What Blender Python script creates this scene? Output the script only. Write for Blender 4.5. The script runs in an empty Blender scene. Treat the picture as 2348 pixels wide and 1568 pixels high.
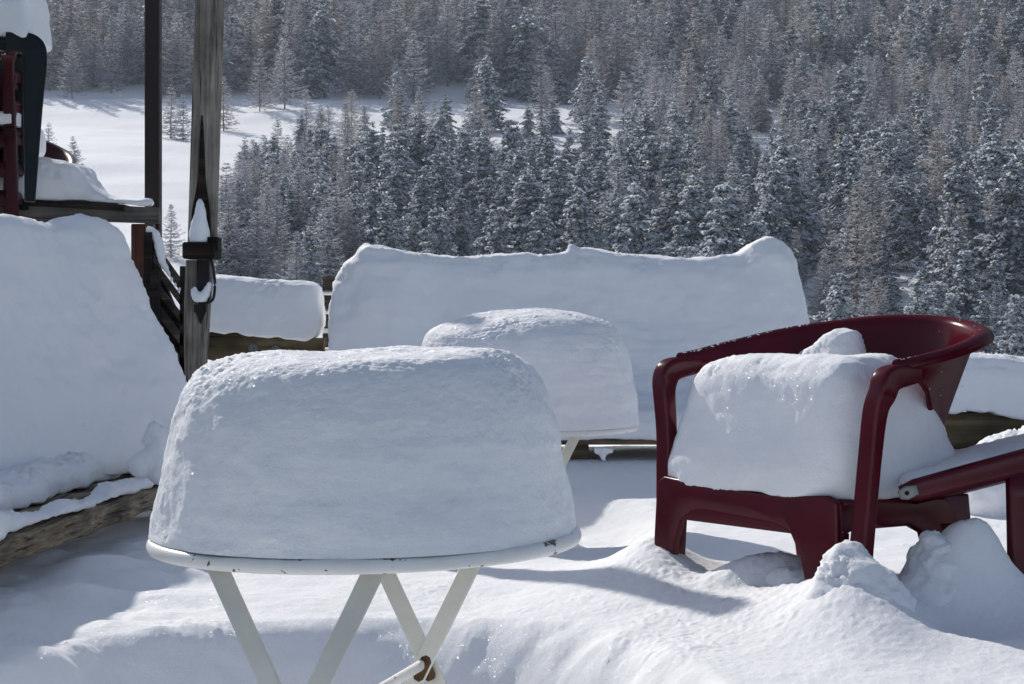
import bpy, bmesh, math, random
import numpy as np
from mathutils import Vector, Matrix

random.seed(7)
RNG = np.random.default_rng(11)
SC = bpy.context.scene
COL = SC.collection
R = math.radians

# ------------------------------------------------------------------ camera, light, exposure
E = 1.04                      # eye height
F = 4200.0                    # focal length in pixels of a 2347 px wide picture
HX, HY = 1173.5, 711.0        # principal column and horizon row
cam_d = bpy.data.cameras.new('camera')
cam = bpy.data.objects.new('camera', cam_d)
COL.objects.link(cam)
cam.location = (0, 0, E)
cam.rotation_euler = (R(90), 0, 0)
cam_d.sensor_width = 36.0
cam_d.lens = F / 2347.0 * 36.0
cam_d.shift_y = -(784.0 - HY) / 2347.0
cam_d.clip_start = 0.05
cam_d.clip_end = 3000
SC.camera = cam

SUN_EL, SUN_AZ = 33.5, -31.0   # azimuth from +Y towards +X
world = bpy.data.worlds.new('World')
SC.world = world
world.use_nodes = True
wn = world.node_tree
sky = wn.nodes.new('ShaderNodeTexSky')
sky.sky_type = 'NISHITA'
sky.sun_disc = False
sky.sun_elevation = R(SUN_EL)
sky.sun_rotation = R(SUN_AZ)
sky.altitude = 1800
sky.air_density = 0.8
sky.dust_density = 3.0
sky.ozone_density = 1.0
bg = wn.nodes['Background']
bg.inputs['Strength'].default_value = 0.15
hsv = wn.nodes.new('ShaderNodeHueSaturation')      # thin bright haze pales the blue
hsv.inputs['Saturation'].default_value = 0.74
wn.links.new(sky.outputs[0], hsv.inputs['Color'])
wn.links.new(hsv.outputs[0], bg.inputs['Color'])

sun_d = bpy.data.lights.new('sun', 'SUN')
sun_d.energy = 4.0
sun_d.angle = R(0.53)
sun_d.color = (1.0, 0.95, 0.88)
sun = bpy.data.objects.new('sun', sun_d)
COL.objects.link(sun)
sdir = Vector((math.sin(R(SUN_AZ)) * math.cos(R(SUN_EL)), math.cos(R(SUN_AZ)) * math.cos(R(SUN_EL)), math.sin(R(SUN_EL))))
sun.rotation_euler = (-sdir).to_track_quat('-Z', 'Y').to_euler()
sun.location = sdir * 30

SC.view_settings.view_transform = 'Standard'
SC.view_settings.look = 'None'
SC.view_settings.gamma = 1.0
SC.view_settings.exposure = -0.05
SC.cycles.max_bounces = 10
SC.cycles.diffuse_bounces = 6
SC.cycles.glossy_bounces = 3


# ------------------------------------------------------------------ helpers
def W(px, py, d):
    return Vector(((px - HX) / F * d, d, E - (py - HY) / F * d))

def X(px, d): return (px - HX) / F * d
def Z(py, d): return E - (py - HY) / F * d

def tag(o, label=None, cat=None, group=None, kind=None):
    if label: o['label'] = label
    if cat: o['category'] = cat
    if group: o['group'] = group
    if kind: o['kind'] = kind
    return o

def empty(name, loc=(0, 0, 0), rz=0.0):
    o = bpy.data.objects.new(name, None)
    o.location = loc
    o.rotation_euler = (0, 0, rz)
    o.empty_display_size = 0.1
    COL.objects.link(o)
    return o

def link(name, me, mats, parent=None, smooth=True):
    o = bpy.data.objects.new(name, me)
    COL.objects.link(o)
    if not isinstance(mats, (list, tuple)): mats = [mats]
    me.materials.clear()
    for m in mats: me.materials.append(m)
    if smooth:
        me.polygons.foreach_set('use_smooth', [True] * len(me.polygons))
    if parent is not None: o.parent = parent
    return o

def obj(name, bm, mats, parent=None, smooth=True):
    bmesh.ops.recalc_face_normals(bm, faces=bm.faces[:])
    me = bpy.data.meshes.new(name)
    bm.to_mesh(me); bm.free()
    return link(name, me, mats, parent, smooth)

def mesh_np(name, V, Fs, mat_idx=None):
    """V (n,3); Fs (m,k) array of equal sized faces"""
    me = bpy.data.meshes.new(name)
    V = np.asarray(V, dtype=np.float32); Fs = np.asarray(Fs, dtype=np.int32)
    n, k = Fs.shape
    me.vertices.add(len(V)); me.vertices.foreach_set('co', V.ravel())
    me.loops.add(n * k); me.loops.foreach_set('vertex_index', Fs.ravel())
    me.polygons.add(n); me.polygons.foreach_set('loop_start', np.arange(0, n * k, k, dtype=np.int32))
    if mat_idx is not None: me.polygons.foreach_set('material_index', np.asarray(mat_idx, dtype=np.int32))
    me.update(calc_edges=True)
    me.validate()
    return me

# --- vectorised gradient noise
_perm = RNG.permutation(256); _perm = np.concatenate([_perm, _perm, _perm])
_grad = RNG.normal(size=(256, 3)); _grad /= np.linalg.norm(_grad, axis=1)[:, None]
def noise3(P, scale=1.0, off=0.0):
    P = np.asarray(P, dtype=np.float64) * scale + off
    I = np.floor(P).astype(np.int64); f = P - I; I &= 255
    u = f * f * f * (f * (f * 6 - 15) + 10)
    out = 0
    for dx in (0, 1):
        wx = u[:, 0] if dx else 1 - u[:, 0]
        for dy in (0, 1):
            wy = u[:, 1] if dy else 1 - u[:, 1]
            for dz in (0, 1):
                wz = u[:, 2] if dz else 1 - u[:, 2]
                h = _perm[_perm[_perm[(I[:, 0] + dx) & 255] + ((I[:, 1] + dy) & 255)] + ((I[:, 2] + dz) & 255)] & 255
                g = _grad[h]
                out = out + wx * wy * wz * (g[:, 0] * (f[:, 0] - dx) + g[:, 1] * (f[:, 1] - dy) + g[:, 2] * (f[:, 2] - dz))
    return out * 1.6
def fbm(P, scale, oct=4, off=0.0, gain=0.5):
    a, s, t = 1.0, scale, 0
    for i in range(oct):
        t = t + a * noise3(P, s, off + 17.3 * i); a *= gain; s *= 2.03
    return t
def sstep(a, b, x):
    t = np.clip((np.asarray(x, dtype=float) - a) / (b - a), 0, 1); return t * t * (3 - 2 * t)

# --- bmesh shape helpers
def add_box(bm, lo, hi, mat=None):
    lo = Vector(lo); hi = Vector(hi)
    r = bmesh.ops.create_cube(bm, size=1.0, matrix=Matrix.Translation((lo + hi) / 2) @ Matrix.Diagonal((*(hi - lo), 1)))
    return r['verts']

def bevel_all(bm, w=0.004, seg=2):
    bmesh.ops.bevel(bm, geom=bm.edges[:], offset=w, segments=seg, affect='EDGES', profile=0.5)

def loft(bm, loops, cap=True, closed=True):
    rows = [[bm.verts.new(p) for p in lp] for lp in loops]
    n = len(rows[0])
    for a, b in zip(rows, rows[1:]):
        for i in range(n if closed else n - 1):
            j = (i + 1) % n
            bm.faces.new((a[i], a[j], b[j], b[i]))
    if cap and closed:
        bm.faces.new(rows[0]); bm.faces.new(rows[-1][::-1])
    return rows

def sweep(bm, pts, w, h, up=Vector((0, 0, 1)), n=12, power=3.0, side=None, cap=True):
    """rounded rectangle of width w (sideways) and height h swept along pts; w,h may be lists"""
    pts = [Vector(p) for p in pts]; loops = []
    m = len(pts)
    for i, p in enumerate(pts):
        t = (pts[min(i + 1, m - 1)] - pts[max(i - 1, 0)]).normalized()
        s = (side.copy() if side is not None else t.cross(up))
        s = (s - t * s.dot(t)).normalized()
        v = s.cross(t).normalized()
        ww = w[i] if isinstance(w, (list, tuple)) else w
        hh = h[i] if isinstance(h, (list, tuple)) else h
        lp = []
        for k in range(n):
            a = 2 * math.pi * (k + .5) / n
            c, si = math.cos(a), math.sin(a)
            lp.append(p + s * (ww / 2 * math.copysign(abs(c) ** (2 / power), c)) + v * (hh / 2 * math.copysign(abs(si) ** (2 / power), si)))
        loops.append(lp)
    loft(bm, loops, cap)

def catmull(pts, n):
    P = np.array(pts, float); m = len(P); out = []
    t = np.linspace(0, m - 1, n)
    for x in t:
        i = min(int(x), m - 2); f = x - i
        p0 = P[max(i - 1, 0)]; p1 = P[i]; p2 = P[i + 1]; p3 = P[min(i + 2, m - 1)]
        out.append(0.5 * ((2 * p1) + (-p0 + p2) * f + (2 * p0 - 5 * p1 + 4 * p2 - p3) * f * f + (-p0 + 3 * p1 - 3 * p2 + p3) * f ** 3))
    return np.array(out)

def interp(x, xs, ys): return float(np.interp(x, xs, ys))

# ------------------------------------------------------------------ materials
def new_mat(name):
    m = bpy.data.materials.new(name); m.use_nodes = True
    nt = m.node_tree; b = nt.nodes['Principled BSDF']
    return m, nt, b

def nd(nt, t, **kw):
    n = nt.nodes.new(t)
    for k, v in kw.items():
        if k in n.inputs: n.inputs[k].default_value = v
        else: setattr(n, k, v)
    return n

def ramp(nt, fac, stops):
    r = nt.nodes.new('ShaderNodeValToRGB')
    el = r.color_ramp.elements
    while len(el) < len(stops): el.new(0.5)
    for e, (p, c) in zip(el, stops):
        e.position = p; e.color = (*c, 1) if len(c) == 3 else c
    nt.links.new(fac, r.inputs['Fac'])
    return r

def snow_material(name, scale=1.0, sparkle=True, col=(0.88, 0.89, 0.905), bump=0.35):
    m, nt, b = new_mat(name)
    L = nt.links
    tc = nd(nt, 'ShaderNodeTexCoord')
    n1 = nd(nt, 'ShaderNodeTexNoise', Scale=260.0 * scale, Detail=4.0, Roughness=0.75)
    n2 = nd(nt, 'ShaderNodeTexNoise', Scale=38.0 * scale, Detail=3.0, Roughness=0.55)
    L.new(tc.outputs['Object'], n1.inputs['Vector']); L.new(tc.outputs['Object'], n2.inputs['Vector'])
    b1 = nd(nt, 'ShaderNodeBump', Strength=min(1, bump * 2.6), Distance=0.0045 / scale)
    L.new(n1.outputs['Fac'], b1.inputs['Height'])
    b2 = nd(nt, 'ShaderNodeBump', Strength=bump * .6, Distance=0.010 / scale)
    L.new(n2.outputs['Fac'], b2.inputs['Height']); L.new(b1.outputs['Normal'], b2.inputs['Normal'])
    L.new(b2.outputs['Normal'], b.inputs['Normal'])
    b.inputs['Base Color'].default_value = (*col, 1)
    b.inputs['Roughness'].default_value = 0.75
    b.inputs['Specular IOR Level'].default_value = 0.25
    if sparkle:
        b.inputs['Subsurface Weight'].default_value = 0.2
        b.inputs['Subsurface Radius'].default_value = (1.0, 1.0, 1.0)
        b.inputs['Subsurface Scale'].default_value = 0.004
        # crystals: each tiny cell tilts its own mirror-like facet
        vo = nd(nt, 'ShaderNodeTexVoronoi', Scale=420.0 * scale)
        L.new(tc.outputs['Object'], vo.inputs['Vector'])
        sub = nd(nt, 'ShaderNodeVectorMath', operation='SUBTRACT'); sub.inputs[1].default_value = (.5, .5, .5)
        L.new(vo.outputs['Color'], sub.inputs[0])
        sc = nd(nt, 'ShaderNodeVectorMath', operation='SCALE'); sc.inputs['Scale'].default_value = 1.7
        L.new(sub.outputs[0], sc.inputs[0])
        ge = nd(nt, 'ShaderNodeNewGeometry')
        ad = nd(nt, 'ShaderNodeVectorMath', operation='ADD')
        L.new(sc.outputs[0], ad.inputs[0]); L.new(ge.outputs['Normal'], ad.inputs[1])
        nn = nd(nt, 'ShaderNodeVectorMath', operation='NORMALIZE'); L.new(ad.outputs[0], nn.inputs[0])
        L.new(nn.outputs[0], b.inputs['Coat Normal'])
        b.inputs['Coat Weight'].default_value = 0.055
        b.inputs['Coat Roughness'].default_value = 0.2
        b.inputs['Coat IOR'].default_value = 1.31
    return m

M = {}
M['snow'] = snow_material('snow', bump=0.20)
M['snow_far'] = snow_material('snow_far', scale=0.02, sparkle=False, bump=0.2)

def wood_material(name, dark, mid, light, axis='X', scale=1.0, rough=0.8):
    m, nt, b = new_mat(name); L = nt.links
    tc = nd(nt, 'ShaderNodeTexCoord'); mp = nd(nt, 'ShaderNodeMapping')
    s = [34.0 * scale] * 3; s['XYZ'.index(axis)] = 1.6 * scale
    mp.inputs['Scale'].default_value = s
    L.new(tc.outputs['Object'], mp.inputs['Vector'])
    n = nd(nt, 'ShaderNodeTexNoise', Scale=1.0, Detail=9.0, Roughness=0.72, Distortion=0.7)
    L.new(mp.outputs[0], n.inputs['Vector'])
    r = ramp(nt, n.outputs['Fac'], [(0.3, dark), (0.5, mid), (0.72, light)])
    mp2 = nd(nt, 'ShaderNodeMapping'); s2 = [60.0 * scale] * 3; s2['XYZ'.index(axis)] = 0.9 * scale
    mp2.inputs['Scale'].default_value = s2; L.new(tc.outputs['Object'], mp2.inputs['Vector'])
    cr = nd(nt, 'ShaderNodeTexNoise', Scale=1.0, Detail=2.0, Distortion=0.3); L.new(mp2.outputs[0], cr.inputs['Vector'])
    crk = ramp(nt, cr.outputs['Fac'], [(0.33, (0.25, 0.23, 0.2)), (0.40, (1, 1, 1))])
    mc = nd(nt, 'ShaderNodeMix', data_type='RGBA', blend_type='MULTIPLY'); mc.inputs['Factor'].default_value = 1
    L.new(r.outputs[0], mc.inputs['A']); L.new(crk.outputs[0], mc.inputs['B']); r = mc
    big = nd(nt, 'ShaderNodeTexNoise', Scale=7.0, Detail=4.0)
    L.new(tc.outputs['Object'], big.inputs['Vector'])
    r2 = ramp(nt, big.outputs['Fac'], [(0.35, (0.55, 0.55, 0.55)), (0.65, (1.25, 1.2, 1.15))])
    mx = nd(nt, 'ShaderNodeMix', data_type='RGBA', blend_type='MULTIPLY'); mx.inputs['Factor'].default_value = 1
    L.new(r.outputs['Result'], mx.inputs['A']); L.new(r2.outputs[0], mx.inputs['B'])
    L.new(mx.outputs['Result'], b.inputs['Base Color'])
    bu = nd(nt, 'ShaderNodeBump', Strength=0.5, Distance=0.004); L.new(n.outputs['Fac'], bu.inputs['Height'])
    L.new(bu.outputs[0], b.inputs['Normal'])
    b.inputs['Roughness'].default_value = rough
    b.inputs['Specular IOR Level'].default_value = 0.2
    return m

M['bench_wood_x'] = wood_material('bench_wood', (0.035, 0.027, 0.018), (0.13, 0.10, 0.065), (0.26, 0.215, 0.15), 'X')
M['bench_wood_y'] = wood_material('bench_wood_long', (0.05, 0.04, 0.026), (0.21, 0.165, 0.11), (0.42, 0.37, 0.29), 'Y', 2.0)
M['beam_wood'] = wood_material('beam_wood', (0.035, 0.026, 0.014), (0.105, 0.082, 0.046), (0.18, 0.145, 0.085), 'X', 0.8)
M['grey_wood'] = wood_material('grey_wood', (0.05, 0.044, 0.034), (0.22, 0.205, 0.175), (0.38, 0.365, 0.325), 'Z', 2.4)
M['deck_wood'] = wood_material('deck_wood', (0.045, 0.042, 0.038), (0.12, 0.115, 0.105), (0.20, 0.195, 0.18), 'X', 0.8)
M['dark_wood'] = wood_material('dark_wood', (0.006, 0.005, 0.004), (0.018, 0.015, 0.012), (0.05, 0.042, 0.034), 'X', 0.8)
M['dark_brown_wood'] = wood_material('dark_brown_wood', (0.004, 0.003, 0.002), (0.012, 0.009, 0.006), (0.06, 0.035, 0.02), 'X', 1.2)
M['rail_wood'] = wood_material('rail_wood', (0.018, 0.015, 0.012), (0.06, 0.052, 0.043), (0.20, 0.17, 0.135), 'X', 1.0)
M['red_post'] = wood_material('red_post', (0.045, 0.018, 0.013), (0.085, 0.034, 0.024), (0.11, 0.048, 0.034), 'Z', 0.6)

def simple(name, col, rough=0.5, spec=0.5, var=0.0, metal=0.0, bump=0.0, nscale=30.0, coat=0.0):
    m, nt, b = new_mat(name); L = nt.links
    tc = nd(nt, 'ShaderNodeTexCoord')
    n = nd(nt, 'ShaderNodeTexNoise', Scale=nscale, Detail=5.0, Roughness=0.6)
    L.new(tc.outputs['Object'], n.inputs['Vector'])
    r = ramp(nt, n.outputs['Fac'], [(0.3, tuple(c * (1 - var) for c in col)), (0.7, tuple(min(1, c * (1 + var)) for c in col))])
    L.new(r.outputs[0], b.inputs['Base Color'])
    rr = nd(nt, 'ShaderNodeMapRange'); rr.inputs['From Min'].default_value = 0.3; rr.inputs['From Max'].default_value = 0.7
    rr.inputs['To Min'].default_value = rough * 0.75; rr.inputs['To Max'].default_value = min(1, rough * 1.3)
    L.new(n.outputs['Fac'], rr.inputs['Value']); L.new(rr.outputs[0], b.inputs['Roughness'])
    b.inputs['Specular IOR Level'].default_value = spec
    b.inputs['Metallic'].default_value = metal
    b.inputs['Coat Weight'].default_value = coat
    b.inputs['Coat Roughness'].default_value = 0.12
    if bump:
        bu = nd(nt, 'ShaderNodeBump', Strength=bump, Distance=0.002); L.new(n.outputs['Fac'], bu.inputs['Height']); L.new(bu.outputs[0], b.inputs['Normal'])
    return m

M['burgundy'] = simple('burgundy_plastic', (0.075, 0.0030, 0.010), 0.30, 0.30, 0.22, bump=0.06, nscale=9.0)
def weathered_gloss(m, fac, rough):
    # sun-bleached plastic: a dull even sheen instead of a strong grazing mirror
    nt = m.node_tree; b = nt.nodes['Principled BSDF']; b.inputs['Specular IOR Level'].default_value = 0.0; b.inputs['IOR'].default_value = 1.02
    g = nd(nt, 'ShaderNodeBsdfGlossy', Roughness=rough); lw = nd(nt, 'ShaderNodeLayerWeight', Blend=0.25)
    mr = nd(nt, 'ShaderNodeMapRange'); mr.inputs['To Min'].default_value = fac; mr.inputs['To Max'].default_value = fac * 3.5
    nt.links.new(lw.outputs['Fresnel'], mr.inputs['Value'])
    ms = nd(nt, 'ShaderNodeMixShader'); nt.links.new(mr.outputs[0], ms.inputs[0])
    nt.links.new(b.outputs[0], ms.inputs[1]); nt.links.new(g.outputs[0], ms.inputs[2])
    nt.links.new(ms.outputs[0], nt.nodes['Material Output'].inputs['Surface'])
weathered_gloss(M['burgundy'], 0.03, 0.22)
M['burgundy_dark'] = simple('burgundy_plastic_old', (0.040, 0.003, 0.007), 0.45, 0.25, 0.15, nscale=14.0)
M['green'] = simple('green_plastic', (0.003, 0.009, 0.011), 0.5, 0.22, 0.2)
M['brown_paint'] = simple('brown_paint', (0.022, 0.014, 0.013), 0.55, 0.3, 0.2)
M['steel'] = simple('dull_steel', (0.16, 0.17, 0.18), 0.5, 0.5, 0.25, metal=0.6)
M['black'] = simple('black_rubber', (0.008, 0.007, 0.007), 0.6, 0.3, 0.2)
M['bracket'] = simple('bracket', (0.30, 0.30, 0.27), 0.5, 0.5, 0.2, metal=0.4)

def white_metal():
    m, nt, b = new_mat('white_painted_metal'); L = nt.links
    tc = nd(nt, 'ShaderNodeTexCoord')
    n = nd(nt, 'ShaderNodeTexNoise', Scale=17.0, Detail=5.0, Roughness=0.6)
    L.new(tc.outputs['Object'], n.inputs['Vector'])
    n2 = nd(nt, 'ShaderNodeTexNoise', Scale=75.0, Detail=2.0); L.new(tc.outputs['Object'], n2.inputs['Vector'])
    paint = ramp(nt, n.outputs['Fac'], [(0.25, (0.70, 0.69, 0.65)), (0.7, (0.80, 0.80, 0.79))])
    mask = ramp(nt, n.outputs['Fac'], [(0.635, (0, 0, 0)), (0.641, (1, 1, 1))])
    mask2 = ramp(nt, n2.outputs['Fac'], [(0.70, (0, 0, 0)), (0.71, (1, 1, 1))])
    mxm = nd(nt, 'ShaderNodeMath', operation='MAXIMUM')
    L.new(mask.outputs[0], mxm.inputs[0]); L.new(mask2.outputs[0], mxm.inputs[1])
    rust = ramp(nt, n2.outputs['Fac'], [(0.35, (0.03, 0.017, 0.012)), (0.7, (0.16, 0.07, 0.03))])
    mx = nd(nt, 'ShaderNodeMix', data_type='RGBA')
    L.new(mxm.outputs[0], mx.inputs['Factor']); L.new(paint.outputs[0], mx.inputs['A']); L.new(rust.outputs[0], mx.inputs['B'])
    L.new(mx.outputs['Result'], b.inputs['Base Color'])
    bu = nd(nt, 'ShaderNodeBump', Strength=0.6, Distance=-0.0012); L.new(mxm.outputs[0], bu.inputs['Height']); L.new(bu.outputs[0], b.inputs['Normal'])
    b.inputs['Roughness'].default_value = 0.42
    return m
M['white_metal'] = white_metal()
M['leg_metal'] = simple('cream_painted_metal', (0.66, 0.65, 0.58), 0.45, 0.4, 0.06, nscale=20)
M['rust'] = simple('rusty_metal', (0.085, 0.045, 0.024), 0.8, 0.2, 0.9, nscale=45)


# ------------------------------------------------------------------ snow masses
def finish_snow(name, V, N, me, crumbs=0.008, lumps=0.006, layer=0.0015, seed=0.0, mat=None, edge_bias=1.0, mids=0.0028):
    """bake crumbly snow relief into a mesh along its normals"""
    P = V
    up = N[:, 2]
    shoulder = sstep(0.12, 0.45, up)
    patch = sstep(0.0, 0.5, fbm(P, 9.0, 3, seed + 3.1))
    side = sstep(0.25, 0.75, fbm(P, 14.0, 2, seed + 9.7)) * sstep(0.05, -0.55, N[:, 0])       # sun side melts into crumbs
    mask = np.clip(shoulder * (0.25 + 0.75 * patch) + 0.45 * side, 0, 1) * edge_bias
    grain = 0.25 + 0.55 * fbm(P, 70.0, 4, seed + 1.3, 0.6)
    d = lumps * fbm(P, 5.0, 3, seed) + mids * fbm(P, 17.0, 3, seed + 2.2) + crumbs * mask * (grain - 0.25)
    Q = P * np.array([3.0, 3.0, 24.0])
    d = d + layer * fbm(Q, 1.0, 3, seed + 5.5) + (0.0005 + 0.0012 * mask) * fbm(P, 150.0, 2, seed + 7.5)
    return P + N * d[:, None]

def bake_snow(name, bm, voxel=0.012, smooth=6, parent=None, mat='snow', seed=0.0, crumbs=0.008, lumps=0.006, layer=0.0015, edge_bias=1.0, mids=0.002):
    bmesh.ops.recalc_face_normals(bm, faces=bm.faces[:])
    me = bpy.data.meshes.new(name); bm.to_mesh(me); bm.free()
    tmp = bpy.data.objects.new('tmp', me); COL.objects.link(tmp)
    md = tmp.modifiers.new('r', 'REMESH'); md.mode = 'VOXEL'; md.voxel_size = voxel
    if smooth:
        ms = tmp.modifiers.new('s', 'SMOOTH'); ms.factor = 0.5; ms.iterations = smooth
    dg = bpy.context.evaluated_depsgraph_get()
    me2 = bpy.data.meshes.new_from_object(tmp.evaluated_get(dg))
    bpy.data.objects.remove(tmp); bpy.data.meshes.remove(me)
    me2.name = name
    n = len(me2.vertices)
    V = np.empty(n * 3, np.float32); me2.vertices.foreach_get('co', V); V = V.reshape(-1, 3).astype(float)
    N = np.empty(n * 3, np.float32); me2.vertex_normals.foreach_get('vector', N); N = N.reshape(-1, 3).astype(float)
    V = finish_snow(name, V, N, me2, crumbs, lumps, layer, seed, edge_bias=edge_bias, mids=mids)
    me2.vertices.foreach_set('co', V.astype(np.float32).ravel()); me2.update()
    return link(name, me2, M[mat], parent)

def snow_cake(name, cx, cy, z0, left, right, top_pts_z, seed=0.0, tilt=0.0, nth=460, nt=240):
    """left/right: silhouette profiles [(r, z)] from the rim up to the centre; blended round the axis"""
    Lp = catmull(left, nt); Rp = catmull(right, nt)
    th = np.linspace(0, 2 * np.pi, nth, endpoint=False)
    w = (1 + np.cos(th)) / 2
    w = w * w * (3 - 2 * w)
    r = Lp[:, 0][:, None] * (1 - w) + Rp[:, 0][:, None] * w
    z = Lp[:, 1][:, None] * (1 - w) + Rp[:, 1][:, None] * w
    V = np.stack([cx + r * np.cos(th), cy + r * np.sin(th), z0 + z + 0 * r], axis=2)
    V = V.reshape(-1, 3)
    i = np.arange(nt - 1)[:, None]; j = np.arange(nth)[None, :]
    a = i * nth + j; b = i * nth + (j + 1) % nth
    Fq = np.stack([a, b, b + nth, a + nth], axis=2).reshape(-1, 4)
    me = mesh_np(name, V, Fq)
    n = len(me.vertices)
    N = np.empty(n * 3, np.float32); me.vertex_normals.foreach_get('vector', N); N = N.reshape(-1, 3).astype(float)
    V2 = finish_snow(name, V, N, me, 0.0048, 0.006, 0.0020, seed)
    V2[-nth:] = V2[-nth:].mean(axis=0)
    V2[:, 2] += tilt * (V2[:, 0] - cx)
    me.vertices.foreach_set('co', V2.astype(np.float32).ravel()); me.update()
    return link(name, me, M['snow'])

# ------------------------------------------------------------------ the terrace ground
def g_bump(x, d, cx, cy, sx, sy, a, p=2.0):
    return a * np.exp(-(np.abs((x - cx) / sx) ** p + np.abs((d - cy) / sy) ** p) / 2)

def ground_z(x, d):
    x = np.asarray(x, float); d = np.asarray(d, float)
    P = np.stack([x, d, 0 * x], axis=-1).reshape(-1, 3)
    n1 = fbm(P, 1.3, 3, 4.0).reshape(x.shape); n2 = fbm(P, 6.0, 3, 8.0).reshape(x.shape)
    n3 = fbm(P, 19.0, 3, 31.0).reshape(x.shape); n4 = fbm(P, 85.0, 2, 37.0).reshape(x.shape)
    z = 0.445 + 0.010 * n1 + 0.0035 * n2 + 0.0010 * n3 + 0.0007 * n4
    # ground rises around the chair
    z = z + g_bump(x, d, 0.62, 3.60, 0.30, 0.34, 0.060) + g_bump(x, d, 1.2, 3.0, 0.5, 0.6, 0.03)
    z = z + g_bump(x, d, -1.0, 3.6, 0.28, 1.4, 0.02) + 0.010 * sstep(-.55, -.8, x) * n2
    # hollow round the near table, sheltered by its top
    rr = np.hypot((x + 0.27) / 0.60, (d - 2.80) / 0.74)
    rr = rr * (1 + 0.05 * n1 + 0.02 * n2)
    z = z - 0.30 * (1 - sstep(0.55, 1.02, rr))
    # hollow under the far table
    r2 = np.hypot((x - 0.17) / 0.34, (d - 5.15) / 0.62)
    z = z - 0.075 * (1 - sstep(0.35, 1.0, r2))
    # heaps against the legs of the chair
    z = z + g_bump(x, d, 0.300, 3.87, 0.06, 0.11, 0.055) + g_bump(x, d, 0.27, 3.84, 0.18, 0.24, 0.040)
    z = z + g_bump(x, d, 0.605, 3.24, 0.085, 0.13, 0.075)
    z = z + g_bump(x, d, 0.845, 3.42, 0.055, 0.07, 0.13, 3.0)
    z = z + g_bump(x, d, 0.93, 3.35, 0.08, 0.06, 0.055)
    z = z + g_bump(x, d, 0.50, 3.62, 0.085, 0.05, 0.05, 3.0)
    z = z - g_bump(x, d, 0.42, 3.66, 0.06, 0.10, 0.015)
    z = z - g_bump(x, d, 0.78, 3.22, 0.07, 0.07, 0.035)
    # lumps fallen under the side bench
    for (a, b, s, h) in ((-0.78, 3.92, .05, .045), (-0.70, 4.0, .035, .035), (-0.86, 3.7, .06, .04), (-0.92, 4.1, .08, .05), (-0.8, 4.3, .05, .05)):
        z = z + g_bump(x, d, a, b, s * .8, s * .8, h * .6, 2.2)
    z = z + 0.03 * sstep(5.3, 6.2, d) + 0.055 * sstep(5.8, 6.2, d)
    crumb = sstep(0.15, 0.6, fbm(P, 2.6, 3, 21.0).reshape(x.shape))
    g = np.abs(fbm(P, 48.0, 3, 13.0)).reshape(x.shape)
    z = z + (0.004 * crumb + 0.006 * np.exp(-((np.hypot((x - .6) / .5, (d - 3.45) / .4)) ** 2))) * (g - .2)
    return z

def build_ground():
    nx, ny = 760, 900
    d = 1.2 * (7.25 / 1.2) ** np.linspace(0, 1, ny)
    t = np.linspace(-1, 1, nx)
    D, T = np.meshgrid(d, t, indexing='ij')
    Xg = T * (0.55 + 0.34 * D)
    Zg = ground_z(Xg, D)
    Zg[0, :] -= 0.3
    Zg[-1, :] = -1.2
    Dg = D.copy(); Dg[-1, :] = 7.32
    V = np.stack([Xg, Dg, Zg], axis=2).reshape(-1, 3)
    i = np.arange(ny - 1)[:, None]; j = np.arange(nx - 1)[None, :]
    a = i * nx + j
    Fq = np.stack([a, a + 1, a + 1 + nx, a + nx], axis=2).reshape(-1, 4)
    me = mesh_np('snow_ground', V, Fq)
    o = link('snow_ground', me, M['snow'])
    tag(o, kind='structure')
build_ground()

# ------------------------------------------------------------------ the valley side
TD = np.array([7.3, 12, 30, 60, 100, 130, 170, 240, 285, 350, 450, 600, 900])
TZ = np.array([-1.3, -4.0, -7.0, -5.5, -1.2, 4.4, 11.2, 25.0, 34.0, 55.0, 93.0, 158.0, 300.0])
def terrain_z(x, d):
    x = np.asarray(x, float); d = np.asarray(d, float)
    px = x / np.maximum(d, 1) * F + HX
    deff = d - (px - 400) / 2347.0 * 0.055 * d * sstep(60, 160, d)
    z = np.interp(deff, TD, TZ)
    P = np.stack([x, d, 0 * x], axis=-1).reshape(-1, 3)
    z = z + (1.1 * fbm(P, 0.018, 3, 2.0)).reshape(x.shape) * sstep(40, 140, d)
    z = z + (0.18 * fbm(P, 0.09, 3, 6.0)).reshape(x.shape) * sstep(40, 140, d)
    # old tracks across the meadow
    for (dc, a) in ((238, .5), (212, .25)):
        z = z - 0.35 * a * np.exp(-((d - dc - 3 * np.sin(x * .06)) / 1.2) ** 2)
    return z

def build_terrain():
    nx, ny = 260, 420
    d = np.concatenate([7.3 * (100 / 7.3) ** np.linspace(0, 1, 80, endpoint=False), np.linspace(100, 420, 300, endpoint=False), np.linspace(420, 470, 40)])
    t = np.linspace(-1, 1, nx)
    D, T = np.meshgrid(d, t, indexing='ij')
    Xg = T * (12 + 0.5 * D)
    V = np.stack([Xg, D, terrain_z(Xg, D)], axis=2).reshape(-1, 3)
    i = np.arange(ny - 1)[:, None]; j = np.arange(nx - 1)[None, :]
    a = i * nx + j
    Fq = np.stack([a, a + 1, a + 1 + nx, a + nx], axis=2).reshape(-1, 4)
    me = mesh_np('hillside', V, Fq)
    tag(link('hillside', me, M['snow_far']), kind='structure')
build_terrain()

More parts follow.
